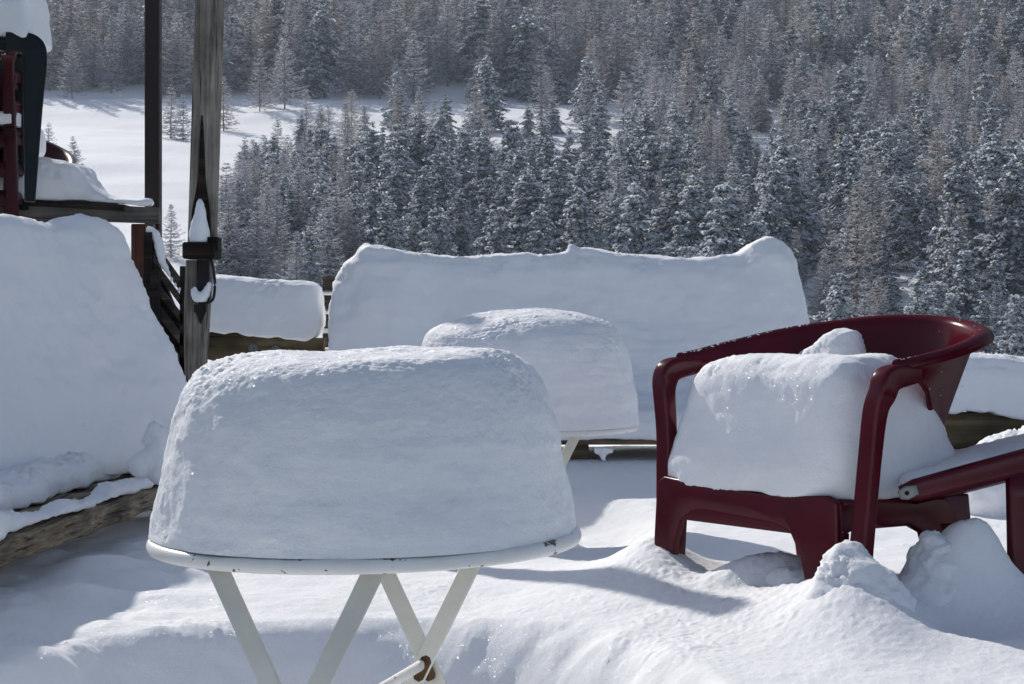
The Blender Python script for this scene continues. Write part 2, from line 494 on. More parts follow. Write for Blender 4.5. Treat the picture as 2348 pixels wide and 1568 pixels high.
# ------------------------------------------------------------------ trees
def tree_mats():
    m, nt, b = new_mat('dark_needles'); L = nt.links
    tc = nd(nt, 'ShaderNodeTexCoord'); n = nd(nt, 'ShaderNodeTexNoise', Scale=2.6, Detail=4.0, Roughness=0.7); L.new(tc.outputs['Object'], n.inputs['Vector'])
    r = ramp(nt, n.outputs['Fac'], [(0.38, (0.018, 0.030, 0.036)), (0.50, (0.075, 0.10, 0.108)), (0.62, (0.55, 0.585, 0.61))]); L.new(r.outputs[0], b.inputs['Base Color'])
    b.inputs['Roughness'].default_value = 0.7; b.inputs['Specular IOR Level'].default_value = 0.2
    M['needles'] = m
    m, nt, b = new_mat('bark'); L = nt.links
    tc = nd(nt, 'ShaderNodeTexCoord'); n = nd(nt, 'ShaderNodeTexNoise', Scale=6.0, Detail=4.0); L.new(tc.outputs['Object'], n.inputs['Vector'])
    r = ramp(nt, n.outputs['Fac'], [(0.42, (0.05, 0.042, 0.038)), (0.52, (0.12, 0.105, 0.10)), (0.62, (0.5, 0.5, 0.51))]); L.new(r.outputs[0], b.inputs['Base Color'])
    b.inputs['Roughness'].default_value = 0.9
    M['bark'] = m
    m, nt, b = new_mat('larch_twigs'); L = nt.links
    tc = nd(nt, 'ShaderNodeTexCoord'); n = nd(nt, 'ShaderNodeTexNoise', Scale=0.9, Detail=3.0); L.new(tc.outputs['Object'], n.inputs['Vector'])
    oi = nd(nt, 'ShaderNodeObjectInfo')
    r = ramp(nt, n.outputs['Fac'], [(0.3, (0.11, 0.092, 0.082)), (0.7, (0.24, 0.20, 0.17))])
    r2 = ramp(nt, oi.outputs['Random'], [(0.0, (0.50, 0.56, 0.66)), (0.5, (0.88, 0.92, 1.0)), (1.0, (1.22, 1.05, 0.88))])
    mx = nd(nt, 'ShaderNodeMix', data_type='RGBA', blend_type='MULTIPLY'); mx.inputs['Factor'].default_value = 1
    L.new(r.outputs[0], mx.inputs['A']); L.new(r2.outputs[0], mx.inputs['B']); L.new(mx.outputs['Result'], b.inputs['Base Color'])
    b.inputs['Roughness'].default_value = 0.9; b.inputs['Specular IOR Level'].default_value = 0.1
    M['twigs'] = m
    m, nt, b = new_mat('tree_snow')
    b.inputs['Base Color'].default_value = (0.90, 0.915, 0.93, 1); b.inputs['Roughness'].default_value = 0.9; b.inputs['Specular IOR Level'].default_value = 0.1
    tr = nd(nt, 'ShaderNodeBsdfTranslucent'); tr.inputs['Color'].default_value = (0.86, 0.90, 0.94, 1)     # light soaks through the thin snow
    ms = nd(nt, 'ShaderNodeMixShader'); ms.inputs[0].default_value = 0.56
    nt.links.new(b.outputs[0], ms.inputs[1]); nt.links.new(tr.outputs[0], ms.inputs[2])
    nt.links.new(ms.outputs[0], nt.nodes['Material Output'].inputs['Surface'])
    M['tree_snow'] = m
def rime():
    m, nt, b = new_mat('rime'); L = nt.links
    oi = nd(nt, 'ShaderNodeObjectInfo')
    r = ramp(nt, oi.outputs['Random'], [(0.0, (0.54, 0.58, 0.65)), (0.35, (0.78, 0.81, 0.86)), (0.65, (0.62, 0.62, 0.64)), (1.0, (0.78, 0.77, 0.78))])
    L.new(r.outputs[0], b.inputs['Base Color']); b.inputs['Roughness'].default_value = 0.9; b.inputs['Specular IOR Level'].default_value = 0.1
    tr = nd(nt, 'ShaderNodeBsdfTranslucent'); L.new(r.outputs[0], tr.inputs['Color'])
    ms = nd(nt, 'ShaderNodeMixShader'); ms.inputs[0].default_value = 0.42
    L.new(b.outputs[0], ms.inputs[1]); L.new(tr.outputs[0], ms.inputs[2]); L.new(ms.outputs[0], nt.nodes['Material Output'].inputs['Surface'])
    M['rime'] = m
tree_mats(); rime()

def trunk_mesh(name, H, r0, rng, lean=0.0):
    bm = bmesh.new(); loops = []
    for k in range(9):
        t = k / 8
        c = Vector((lean * t * t * H + 0.05 * math.sin(3 * t + r0 * 40), 0.04 * math.sin(4 * t), t * H - 0.6 * (k == 0)))
        rad = r0 * (1 - t) ** 0.8 + 0.012
        loops.append([c + Vector((rad * math.cos(a), rad * math.sin(a), 0)) for a in np.linspace(0, 2 * math.pi, 8)[:-1]])
    loft(bm, loops)
    me = bpy.data.meshes.new(name); bmesh.ops.recalc_face_normals(bm, faces=bm.faces[:]); bm.to_mesh(me); bm.free()
    me.materials.append(M['bark'])
    return me

class Tris:
    def __init__(s): s.V = []; s.F = []; s.m = []; s.n = 0
    def quads(s, A, mi):       # A (k,4,3)
        k = len(A)
        s.V.append(A.reshape(-1, 3)); s.F.append(np.arange(k * 4).reshape(k, 4) + s.n); s.m.append(np.full(k, mi)); s.n += 4 * k
    def mesh(s, name, mats):
        me = mesh_np(name, np.concatenate(s.V), np.concatenate(s.F), np.concatenate(s.m))
        for x in mats: me.materials.append(x)
        return me

def strips(T, A, B, wid, mi, rng, flat=None):
    """thin blades from points A to B with random side vectors"""
    k = len(A); d = B - A
    s = rng.normal(size=(k, 3)) if flat is None else np.cross(d, flat)
    s = s - d * (np.sum(s * d, 1) / np.maximum(np.sum(d * d, 1), 1e-9))[:, None]
    s = s / np.maximum(np.linalg.norm(s, axis=1), 1e-9)[:, None] * (wid / 2)[:, None]
    T.quads(np.stack([A - s, A + s, B + s * 0.45, B - s * 0.45], axis=1), mi)

def pine_crown(name, seed, H=10.0, width=2.2, base=0.06, irregular=0.25, droop=0.3, snow=0.8):
    """snow laden evergreen: layered boughs of dark needle sprays with lumps of snow lying on them"""
    rng = np.random.default_rng(seed); T = Tris()
    nlev = int(H * 2.2); A = []
    for i in range(nlev):
        t = base + (1 - base) * (i + rng.random() * .8) / nlev
        L = width * (1 - t) ** 0.78 * (0.55 + 0.45 * min(1, (t - base) * 6 + .3)) * (1 + irregular * rng.normal() * .5) + 0.15
        nb = max(3, int(3.5 + 3.5 * (1 - t) + rng.integers(0, 2)))
        a0 = rng.random() * 6.28
        for b in range(nb):
            l = max(0.18, L * (1 + irregular * rng.normal()))
            A.append((t * H + rng.normal() * .12, a0 + b * 6.283 / nb + rng.normal() * .35, l, t))
    pads = []; dark = []; limb0 = []; limb1 = []
    for (z, a, l, t) in A:
        n = max(3, int(l / 0.095))
        u = ((np.arange(n) + rng.random(n)) / n) ** 0.75
        side = rng.normal(size=n) * 0.17 * l * (0.35 + u)
        zz = z + l * (0.40 * (t - 0.35) * u - droop * u * u * (1.25 - t)) + rng.normal(size=n) * .06
        c, s = math.cos(a), math.sin(a)
        x = c * u * l - s * side; y = s * u * l + c * side
        limb0.append((0, 0, z)); limb1.append((c * l * .9, s * l * .9, z + l * (0.40 * (t - 0.35) - droop * (1.25 - t)) * .9))
        sz = 0.75 + .5 * min(1, l / 1.5)
        for k in range(n):
            dark.append((x[k], y[k], zz[k], a, 0.33 * sz * (0.7 + .5 * rng.random())))
            if rng.random() < snow * (.55 + .55 * u[k]): pads.append((x[k], y[k], zz[k] + .07, a, 0.34 * sz * (0.5 + .65 * rng.random())))
    strips(T, np.array(limb0), np.array(limb1), np.full(len(limb0), .05), 0, rng)
    dk = np.array(dark); k = len(dk)
    for q in range(4):
        C = dk[:, :3] + rng.normal(size=(k, 3)) * np.array([.09, .09, .05])
        ang = dk[:, 3] + rng.normal(size=k) * .9
        dirv = np.stack([np.cos(ang), np.sin(ang), rng.normal(size=k) * .35 - .25], 1) * dk[:, 4][:, None]
        strips(T, C - dirv * .4, C + dirv * .6, dk[:, 4] * (0.22 + .2 * rng.random(k)), 0, rng)
    pd = np.array(pads); k = len(pd)
    for q in range(5):
        C = pd[:, :3] + rng.normal(size=(k, 3)) * np.array([.10, .10, .035])
        s = pd[:, 4] * (0.30 + .34 * rng.random(k))
        ang = pd[:, 3] + rng.normal(size=k) * .7
        e1 = np.stack([np.cos(ang), np.sin(ang), rng.normal(size=k) * .3 - .3], 1) * s[:, None]
        e2 = np.stack([-np.sin(ang), np.cos(ang), rng.normal(size=k) * .4], 1) * (s * .62)[:, None]
        dn = np.array([0, 0, 1.0]) * (s * .5)[:, None]
        T.quads(np.stack([C - e1 - dn * .5, C - e2 - dn, C + e1 - dn * .9, C + dn * .5], 1), 1)
        T.quads(np.stack([C - e1 - dn * .5, C + dn * .5, C + e1 - dn * .9, C + e2 - dn], 1), 1)
    return T.mesh(name, [M['needles'], M['tree_snow']])

def larch_crown(name, seed, H=11.0, width=2.4, base=0.1, irregular=0.25, droop=0.12, frost=0.85, top=1.0, tw=1.0):
    """bare larch: long thin limbs set with drooping frosted twigs"""
    rng = np.random.default_rng(seed); T = Tris()
    nlev = int(H * 3.0)
    P0 = []; P1 = []; wd = []; tw0 = []; tw1 = []
    for i in range(nlev):
        t = base + (top - base) * (i + rng.random()) / nlev
        L = width * (1.02 - t) ** 0.85 * (0.6 + 0.4 * min(1, (t - base) * 6 + .2)) + .12
        nb = rng.integers(4, 7); a0 = rng.random() * 6.28
        for b in range(nb):
            a = a0 + b * 6.283 / nb + rng.normal() * .4
            l = max(.2, L * (1 + irregular * rng.normal()))
            c, s = math.cos(a), math.sin(a)
            m = 6
            u = np.linspace(0, 1, m + 1)
            up = 0.45 * (t - .45) + rng.normal() * .08
            zz = t * H + l * (up * u - droop * 1.6 * np.sin(u * 2.2) * (1 - t * .7) + 0.24 * u * u)
            wob = np.cumsum(rng.normal(size=m + 1)) * .035 * l
            pts = np.stack([c * u * l - s * wob, s * u * l + c * wob, zz], 1)
            P0.append(pts[:-1]); P1.append(pts[1:]); wd.append(0.060 * (1 - .6 * u[:-1]) * (.6 + .5 * l / width))
            k = int(6 + l * 10 * tw)
            uu = rng.random(k) ** .75
            q = np.stack([np.interp(uu, u, pts[:, j]) for j in range(3)], 1)
            sd = np.sign(rng.normal(size=k))
            aa = a + sd * (0.8 + .5 * rng.random(k))
            ll = (0.20 + .36 * rng.random(k)) * (0.5 + .6 * l / width)
            e = q + np.stack([np.cos(aa) * ll, np.sin(aa) * ll, -ll * (0.05 + .55 * rng.random(k))], 1)
            tw0.append(q); tw1.append(e)
    P0 = np.concatenate(P0); P1 = np.concatenate(P1); wd = np.concatenate(wd)
    t0 = np.concatenate(tw0); t1 = np.concatenate(tw1)
    strips(T, P0, P1, wd, 0, rng)
    strips(T, t0, t1, np.full(len(t0), 0.036), 0, rng)
    up = np.array([0, 0, 1.0])
    sel = rng.random(len(P0)) < frost
    strips(T, P0[sel] + up * .035, P1[sel] + up * .035, wd[sel] * 1.3 + .045, 1, rng, np.tile(up, (sel.sum(), 1)) + rng.normal(size=(sel.sum(), 3)) * .8)
    sel = rng.random(len(t0)) < frost * .85
    strips(T, t0[sel] + up * .025, t1[sel] + up * .02, np.full(sel.sum(), 0.05), 1, rng)
    return T.mesh(name, [M['twigs'], M['rime']])

PINES = []; LARCHES = []
for k in range(6):
    H = [9.0, 10.5, 8.0, 11.0, 9.5, 7.0][k]
    PINES.append((trunk_mesh('trunk', H * .97, 0.13, random), pine_crown('crown', 100 + k, H, [2.3, 2.5, 2.2, 2.9, 2.0, 2.1][k], [.03, .08, .04, .14, .06, .04][k], [.22, .3, .2, .36, .25, .2][k], [.30, .38, .26, .42, .34, .28][k], [.88, .8, .92, .74, .86, .95][k]), H))
for k in range(6):
    H = [10.5, 12.0, 9.0, 11.5, 12.5, 8.0][k]
    LARCHES.append((trunk_mesh('trunk', H * .96, 0.12, random), larch_crown('crown', 200 + k, H, [2.7, 3.1, 2.5, 3.5, 2.6, 2.3][k], [.07, .10, .05, .14, .08, .04][k], [.22, .26, .2, .3, .24, .2][k], [.12, .16, .1, .2, .14, .08][k], [.88, .8, .92, .85, .75, .88][k]), H))

def merged_mesh(name, a, b):
    bm = bmesh.new(); bm.from_mesh(a)
    mats = list(a.materials)
    for f in bm.faces: f.material_index = 0
    n0 = len(bm.faces)
    bm.from_mesh(b)
    bm.faces.ensure_lookup_table()
    for f in bm.faces[n0:]: f.material_index += len(mats)
    me = bpy.data.meshes.new(name); bm.to_mesh(me); bm.free()
    for x in mats + list(b.materials): me.materials.append(x)
    return me
PINE_ONE = [merged_mesh('pine_tree', t, c) for t, c, h in PINES]
LARCH_ONE = [merged_mesh('larch_tree', t, c) for t, c, h in LARCHES]

def place_tree(kind, k, x, d, h, label, cat, group=None, parts=True, rz=None, lean=0.0):
    tr, cr, H = (PINES if kind == 'pine' else LARCHES)[k]
    s = h / H
    z = float(terrain_z(np.array([x]), np.array([d]))[0]) - 0.15
    rz = random.random() * 6.28 if rz is None else rz
    if parts:
        o = empty(kind + '_tree', (x, d, z), rz)
        for nm, me in (('trunk', tr), ('crown', cr)):
            c = bpy.data.objects.new(nm, me); COL.objects.link(c); c.parent = o
    else:
        o = bpy.data.objects.new(kind + '_tree', (PINE_ONE if kind == 'pine' else LARCH_ONE)[k]); COL.objects.link(o)
        o.location = (x, d, z)
    o.rotation_euler = (lean, lean * .5, rz)
    w = random.uniform(.88, 1.15)
    o.scale = (s * w, s * w, s)
    tag(o, label, cat, group)
    return o

def plant_forest():
    rng = np.random.default_rng(5)
    cand = []
    d = 92.0
    while d < 392:
        step = 3.5 if d < 190 else (3.9 if d < 240 else 4.7)
        half = 0.285 * d + 4
        x = -half
        while x < half:
            xx = x + rng.normal() * 1.1; dd = d + rng.normal() * 1.1
            x += step * (0.85 + .4 * rng.random())
            px = xx / dd * F + HX
            keep = 0.0; larch = 0.5
            edge = 285 + (px - 200) * 0.004
            if dd > edge - (6 if px > 1250 else 0):
                keep = 0.93; larch = 0.92 if px < 1400 else (0.72 if px < 1900 else .5)
                if 1000 < px < 1090 and dd < 300: keep = 0.0
            elif dd > 236:
                keep = 0.0 if px < 760 else (0.06 if px < 1230 else (.35 if px < 1650 else .75)); larch = 0.8
            elif dd > 190:
                keep = 0.0 if px < 690 else (0.45 if px < 1000 else (.42 if px < 1300 else 0.8)); larch = .75 if px < 1000 else (.28 if px < 1900 else .36)
            else:
                lim = 485 + (dd - 112) * 1.5
                keep = 0.0 if px < lim or (dd < 112 and px < 1500) else 0.9
                larch = 0.75 if px < 720 else (.07 if px < 1500 else (.14 if px < 2000 else .28))
            if 190 < dd < edge and any(a < px < b for a, b in ((1285, 1335), (1378, 1425), (1748, 1805))): keep = 0.0
            if rng.random() < keep:
                kind = 'larch' if rng.random() < larch else 'pine'
                if dd < 190 and px < 820: h = rng.uniform(4.6, 6.6)
                elif dd < 112: h = rng.uniform(3.5, 6.0)
                elif dd < 190: h = 3.6 + 5.2 * rng.random() ** 1.3 if px < 1700 else 3.8 + 6.2 * rng.random() ** 1.3
                elif dd < 236: h = (rng.uniform(5.5, 8.0) if kind == 'larch' else rng.uniform(4.0, 5.8)) if px < 1300 else rng.uniform(5.5, 9.0)
                elif dd < edge: h = rng.uniform(7.5, 11.5)
                else: h = rng.uniform(9.5, 16.0)
                if kind == 'pine': h *= 0.93
                cand.append((kind, int(rng.integers(0, 6)), xx, dd, h, px, rng.random()))
        d += step
    # dense belt of small trees on the near side of the meadow
    for i in range(110):
        px = rng.uniform(478, 840); dd = rng.uniform(118, 182)
        if px < 485 + (dd - 118) * 1.2: continue
        kind = 'larch' if rng.random() < .68 else 'pine'
        cand.append((kind, int(rng.integers(0, 6)), (px - HX) / F * dd, dd, rng.uniform(4.2, 6.4), px, rng.random()))
    return cand
cand = plant_forest()
# the forest goes on to either side of the picture
_r2 = np.random.default_rng(77)
for _i in range(1500):
    _d = 105 + 285 * _r2.random() ** .7
    _x = (1 if _r2.random() < .6 else -1) * (0.29 * _d + 5 + _r2.random() * (0.16 * _d + 10))
    if _x < 0 and _d < 288: continue
    _k = 'larch' if _r2.random() < (.7 if _d > 285 else .3) else 'pine'
    cand.append((_k, int(_r2.integers(0, 6)), _x, _d, _r2.uniform(5.0, 9.0) if _d < 240 else _r2.uniform(9, 14), _x / _d * F + HX, _r2.random()))

# single trees standing free on or at the edge of the meadow
LONE = [
    ('larch', 3, 165, 226, 285, 9.6, 'lone frosted larch at the upper left corner of the snow meadow'),
    ('larch', 5, 178, 405, 190, 4.3, 'small crooked larch in the meadow just right of the snow on the deck edge'),
    ('larch', 2, 112, 372, 200, 4.4, 'small rounded larch behind the dark green chair leg'),
    ('larch', 0, 392, 592, 125, 3.8, 'thin young larch between the dark brown post and the split wooden post'),
    ('larch', 2, 392, 318, 235, 7.0, 'slender larch on the meadow right beside the dark brown post'),
    ('larch', 5, 420, 322, 233, 6.0, 'slender larch on the meadow touching the left edge of the split wooden post'),
    ('larch', 0, 512, 300, 243, 7.4, 'larch on the meadow just right of the split wooden post'),
    ('larch', 1, 596, 256, 272, 9.5, 'frosted larch with a bare dark lower trunk at the back edge of the meadow'),
    ('larch', 3, 652, 250, 276, 10.5, 'tall frosted larch at the back edge of the meadow, right of the bare trunked one'),
    ('larch', 4, 1240, 300, 250, 11.5, 'tall wide pale larch rising before the meadow strip at the middle'),
    ('pine', 3, 1022, 330, 236, 6.5, 'round topped snowy pine standing out against the meadow strip'),
]
def solve_d(px, py, d0):
    best = d0
    ds = np.linspace(112, 300, 400)
    zs = terrain_z((px - HX) / F * ds, ds)
    y = HY - (zs - E) / ds * F
    return float(ds[int(np.argmin(np.abs(y - py)))])
for (kind, k, px, py, d, h, lab) in LONE:
    dd = solve_d(px, py, d)
    place_tree(kind, k, X(px, dd), dd, h * dd / d, lab, 'tree', None, True, lean=(0.12 if 'crooked' in lab else 0))

def describe(kind, px, dd):
    part = 'left' if px < 850 else ('middle' if px < 1600 else 'right')
    band = 'upper' if dd > 280 else ('middle' if dd > 190 else 'lower')
    zone = {'upper': 'above the meadow', 'middle': 'level with the meadow', 'lower': 'below the meadow'}[band]
    side = {'left': 'on the left', 'middle': 'at the middle', 'right': 'on the right'}[part]
    if kind == 'pine':
        return 'dark snow laden evergreen in the forest %s, %s' % (side, zone), 'snowy evergreens, %s slope, %s' % (band, side)
    return 'bare frosted larch in the forest %s, %s' % (side, zone), 'frosted larches, %s slope, %s' % (band, side)

rest = []
vis = []
for c in cand:
    kind, k, x, d, h, px, rr = c
    vis.append((h / d, c))
vis.sort(key=lambda a: -a[0])
count = {'pine': 0, 'larch': 0}
for s, c in vis:
    kind, k, x, d, h, px, rr = c
    inside = -20 < px < 2370
    if inside and count[kind] < 288:
        count[kind] += 1
        lab, grp = describe(kind, px, d)
        place_tree(kind, k, x, d, h, lab, 'tree', grp, parts=(count[kind] <= 110))
    else:
        rest.append(c)

def build_rest(kind, label):
    items = [c for c in rest if c[0] == kind]
    if not items: return
    n = len(items)
    x = np.array([c[2] for c in items]); d = np.array([c[3] for c in items])
    z = terrain_z(x, d) - .15
    me = bpy.data.meshes.new('forest_points')
    me.vertices.add(n); me.vertices.foreach_set('co', np.stack([x, d, z], 1).astype(np.float32).ravel())
    src = PINE_ONE if kind == 'pine' else LARCH_ONE
    Hs = [(PINES if kind == 'pine' else LARCHES)[c[1]][2] for c in items]
    sc = np.array([c[4] / H for c, H in zip(items, Hs)])
    at = me.attributes.new('tree_scale', 'FLOAT', 'POINT'); at.data.foreach_set('value', sc.astype(np.float32))
    at = me.attributes.new('tree_turn', 'FLOAT', 'POINT'); at.data.foreach_set('value', (np.array([c[6] for c in items]) * 6.28).astype(np.float32))
    at = me.attributes.new('tree_kind', 'INT', 'POINT'); at.data.foreach_set('value', np.array([c[1] for c in items], dtype=np.int32))
    o = bpy.data.objects.new('far_forest', me); COL.objects.link(o)
    pc = bpy.data.collections.new('prototypes_' + kind)
    for i, m_ in enumerate(src):
        pc.objects.link(bpy.data.objects.new('proto_%s_%d' % (kind, i), m_))
    ng = bpy.data.node_groups.new('scatter_' + kind, 'GeometryNodeTree')
    ng.interface.new_socket('Geometry', in_out='INPUT', socket_type='NodeSocketGeometry')
    ng.interface.new_socket('Geometry', in_out='OUTPUT', socket_type='NodeSocketGeometry')
    gi = ng.nodes.new('NodeGroupInput'); go = ng.nodes.new('NodeGroupOutput')
    ci = ng.nodes.new('GeometryNodeCollectionInfo'); ci.inputs['Collection'].default_value = pc
    ci.inputs['Separate Children'].default_value = True; ci.inputs['Reset Children'].default_value = True
    ip = ng.nodes.new('GeometryNodeInstanceOnPoints'); ip.inputs['Pick Instance'].default_value = True
    def attr(nm, ty):
        a = ng.nodes.new('GeometryNodeInputNamedAttribute'); a.data_type = ty; a.inputs['Name'].default_value = nm; return a.outputs[0]
    cx = ng.nodes.new('ShaderNodeCombineXYZ')
    ng.links.new(attr('tree_turn', 'FLOAT'), cx.inputs['Z'])
    ng.links.new(gi.outputs[0], ip.inputs['Points']); ng.links.new(ci.outputs[0], ip.inputs['Instance'])
    ng.links.new(attr('tree_kind', 'INT'), ip.inputs['Instance Index'])
    ng.links.new(cx.outputs[0], ip.inputs['Rotation']); ng.links.new(attr('tree_scale', 'FLOAT'), ip.inputs['Scale'])
    ng.links.new(ip.outputs[0], go.inputs[0])
    md = o.modifiers.new('scatter', 'NODES'); md.node_group = ng
    tag(o, label, 'forest', kind='stuff')
    print(kind, 'stuff', n)
build_rest('larch', 'dense forest of frosted bare larches covering the far upper slope')
build_rest('pine', 'dark snowy evergreens filling the gaps of the far forest')
print('individuals', count)

# ------------------------------------------------------------------ folding tables with snow cakes
def folding_table(cx, cy, ztop, r, label, group, rot, tilt=0.0):
    t = empty('folding_table', (cx, cy, 0.0), 0)
    # tabletop: shallow dish with rolled rim
    bm = bmesh.new(); prof = [(0.001, 0.004), (r - .02, 0.004), (r - .018, -0.004), (0.001, -0.004)]
    n = 96; loops = []
    for k in range(n + 1):
        a = 2 * math.pi * k / n
        loops.append([Vector((q * math.cos(a), q * math.sin(a), ztop + z + tilt * q * math.cos(a))) for q, z in prof])
    loft(bm, loops, cap=False); bmesh.ops.remove_doubles(bm, verts=bm.verts[:], dist=1e-5)
    obj('tabletop', bm, M['white_metal'], t)
    bm = bmesh.new(); loops = []
    for k in range(n + 1):
        a = 2 * math.pi * k / n
        lp = []
        for j in range(14):
            b = 2 * math.pi * j / 14
            q = r - 0.009 + 0.0095 * math.copysign(abs(math.cos(b)) ** .8, math.cos(b)); z = -0.001 + 0.0098 * math.sin(b)
            lp.append(Vector((q * math.cos(a), q * math.sin(a), ztop + z + tilt * q * math.cos(a))))
        loops.append(lp)
    loft(bm, loops, cap=False); bmesh.ops.remove_doubles(bm, verts=bm.verts[:], dist=1e-5)
    obj('rim', bm, M['white_metal'], t)
    Rm = Matrix.Rotation(rot, 4, 'Z')
    cross = []
    for sy in (-1, 1):
        y = sy * 0.245 * r / .3
        tops = (-0.108, 0.108)
        for s, x0 in zip((1, -1), tops):
            bm = bmesh.new()
            yy = y + 0.007 * s * sy
            A = Rm @ Vector((x0, yy, ztop - .006)); B = Rm @ Vector((x0 + s * 0.50 * (ztop - .02), yy, 0.02))
            sweep(bm, [A, A.lerp(B, .5), B], 0.006, 0.028, side=Rm.to_3x3() @ Vector((0, 1, 0)), n=16, power=8)
            obj('leg', bm, M['leg_metal'], t)
        cross.append(Rm @ Vector((0, y, ztop - .006 - .108 / .5)))
    for c in cross:
        bm = bmesh.new()
        ax = Rm.to_3x3() @ Vector((0, 1, 0))
        sweep(bm, [c - ax * .017, c - ax * .012, c + ax * .012, c + ax * .017], [.010, .014, .014, .010], [.010, .014, .014, .010], n=14, power=2)
        for s_ in (-1, 1):        # rusted plates riveted over the crossing
            dv = Rm.to_3x3() @ Vector((s_ * .5, 0, 1)).normalized()
            q = c - ax * (.0045 + .003 * s_) - Vector((0, 0, .004))
            sweep(bm, [q - dv * .024, q - dv * .018, q + dv * .012, q + dv * .018], [.010, .019, .019, .008], [.0072] * 4, side=(dv.cross(ax)), n=12, power=5)
        obj('hinge', bm, M['rust'], t)
    bm = bmesh.new()
    d_ = (cross[1] - cross[0]).normalized()
    sweep(bm, [cross[0] + d_ * .02, (cross[0] + cross[1]) / 2 - Vector((0, 0, .004)), cross[1] - d_ * .02], .012, .016, n=10, power=2.5)
    obj('stretcher', bm, M['white_metal'], t)
    tag(t, label, 'table', group)
    return t

T1 = (-0.205, 2.57, 0.722); T2 = (0.045, 5.04, 0.722)
folding_table(*T1, 0.302, 'near white round folding table with rust flecks and two pairs of crossed legs in view', 'folding garden tables', R(-17), tilt=0.016)
folding_table(*T2, 0.302, 'white round folding table in front of the long bench, mostly hidden behind the near table', 'folding garden tables', R(-12), tilt=0.0)

k1 = 2.57 / F
def prof(pts, cx, k, z0y, rs=1):
    return [(abs(px - cx) * k * .985, .010 + (z0y - py) * k * rs) for px, py in pts]
left1 = prof([(347, 1252), (352, 1215), (366, 1120), (385, 1010), (410, 925), (440, 872), (478, 838), (530, 821), (620, 813), (740, 811), (838, 811)], 838, k1, 1250, .925)
right1 = prof([(1328, 1252), (1322, 1205), (1302, 1110), (1285, 1010), (1262, 925), (1238, 868), (1214, 835), (1180, 815), (1100, 808), (950, 808), (838, 811)], 838, k1, 1250, .925)
o = snow_cake('snow_cake', T1[0], T1[1], 0.722, left1, right1, None, seed=1.7, tilt=0.012)
tag(o, 'tall rounded block of snow standing on the near round table', 'snow cap', 'snow caps on the tables')
k2 = 5.04 / F
left2 = prof([(958, 990), (955, 900), (958, 830), (968, 785), (990, 762), (1040, 744), (1100, 728), (1160, 716), (1210, 713)], 1210, k2, 985, .96)
right2 = prof([(1464, 990), (1458, 930), (1450, 865), (1440, 815), (1424, 775), (1395, 745), (1345, 730), (1275, 716), (1210, 713)], 1210, k2, 985, .96)
o = snow_cake('snow_cake', T2[0], T2[1], 0.722, left2, right2, None, seed=7.7)
tag(o, 'domed block of snow on the farther table, sunlit only along its top', 'snow cap', 'snow caps on the tables')

# ------------------------------------------------------------------ plastic chairs
def plank_leg(bm, top, bot, wt, wb, th, side, inner=None, n=9):
    """tapered leg plank, flared at its top"""
    top = Vector(top); bot = Vector(bot)
    pts = []; ws = []
    for k in range(n):
        t = k / (n - 1)
        pts.append(top.lerp(bot, t)); ws.append(wb + (wt - wb) * (1 - t) ** 2.2)
    sweep(bm, pts, ws, th, side=side, n=16, power=5)

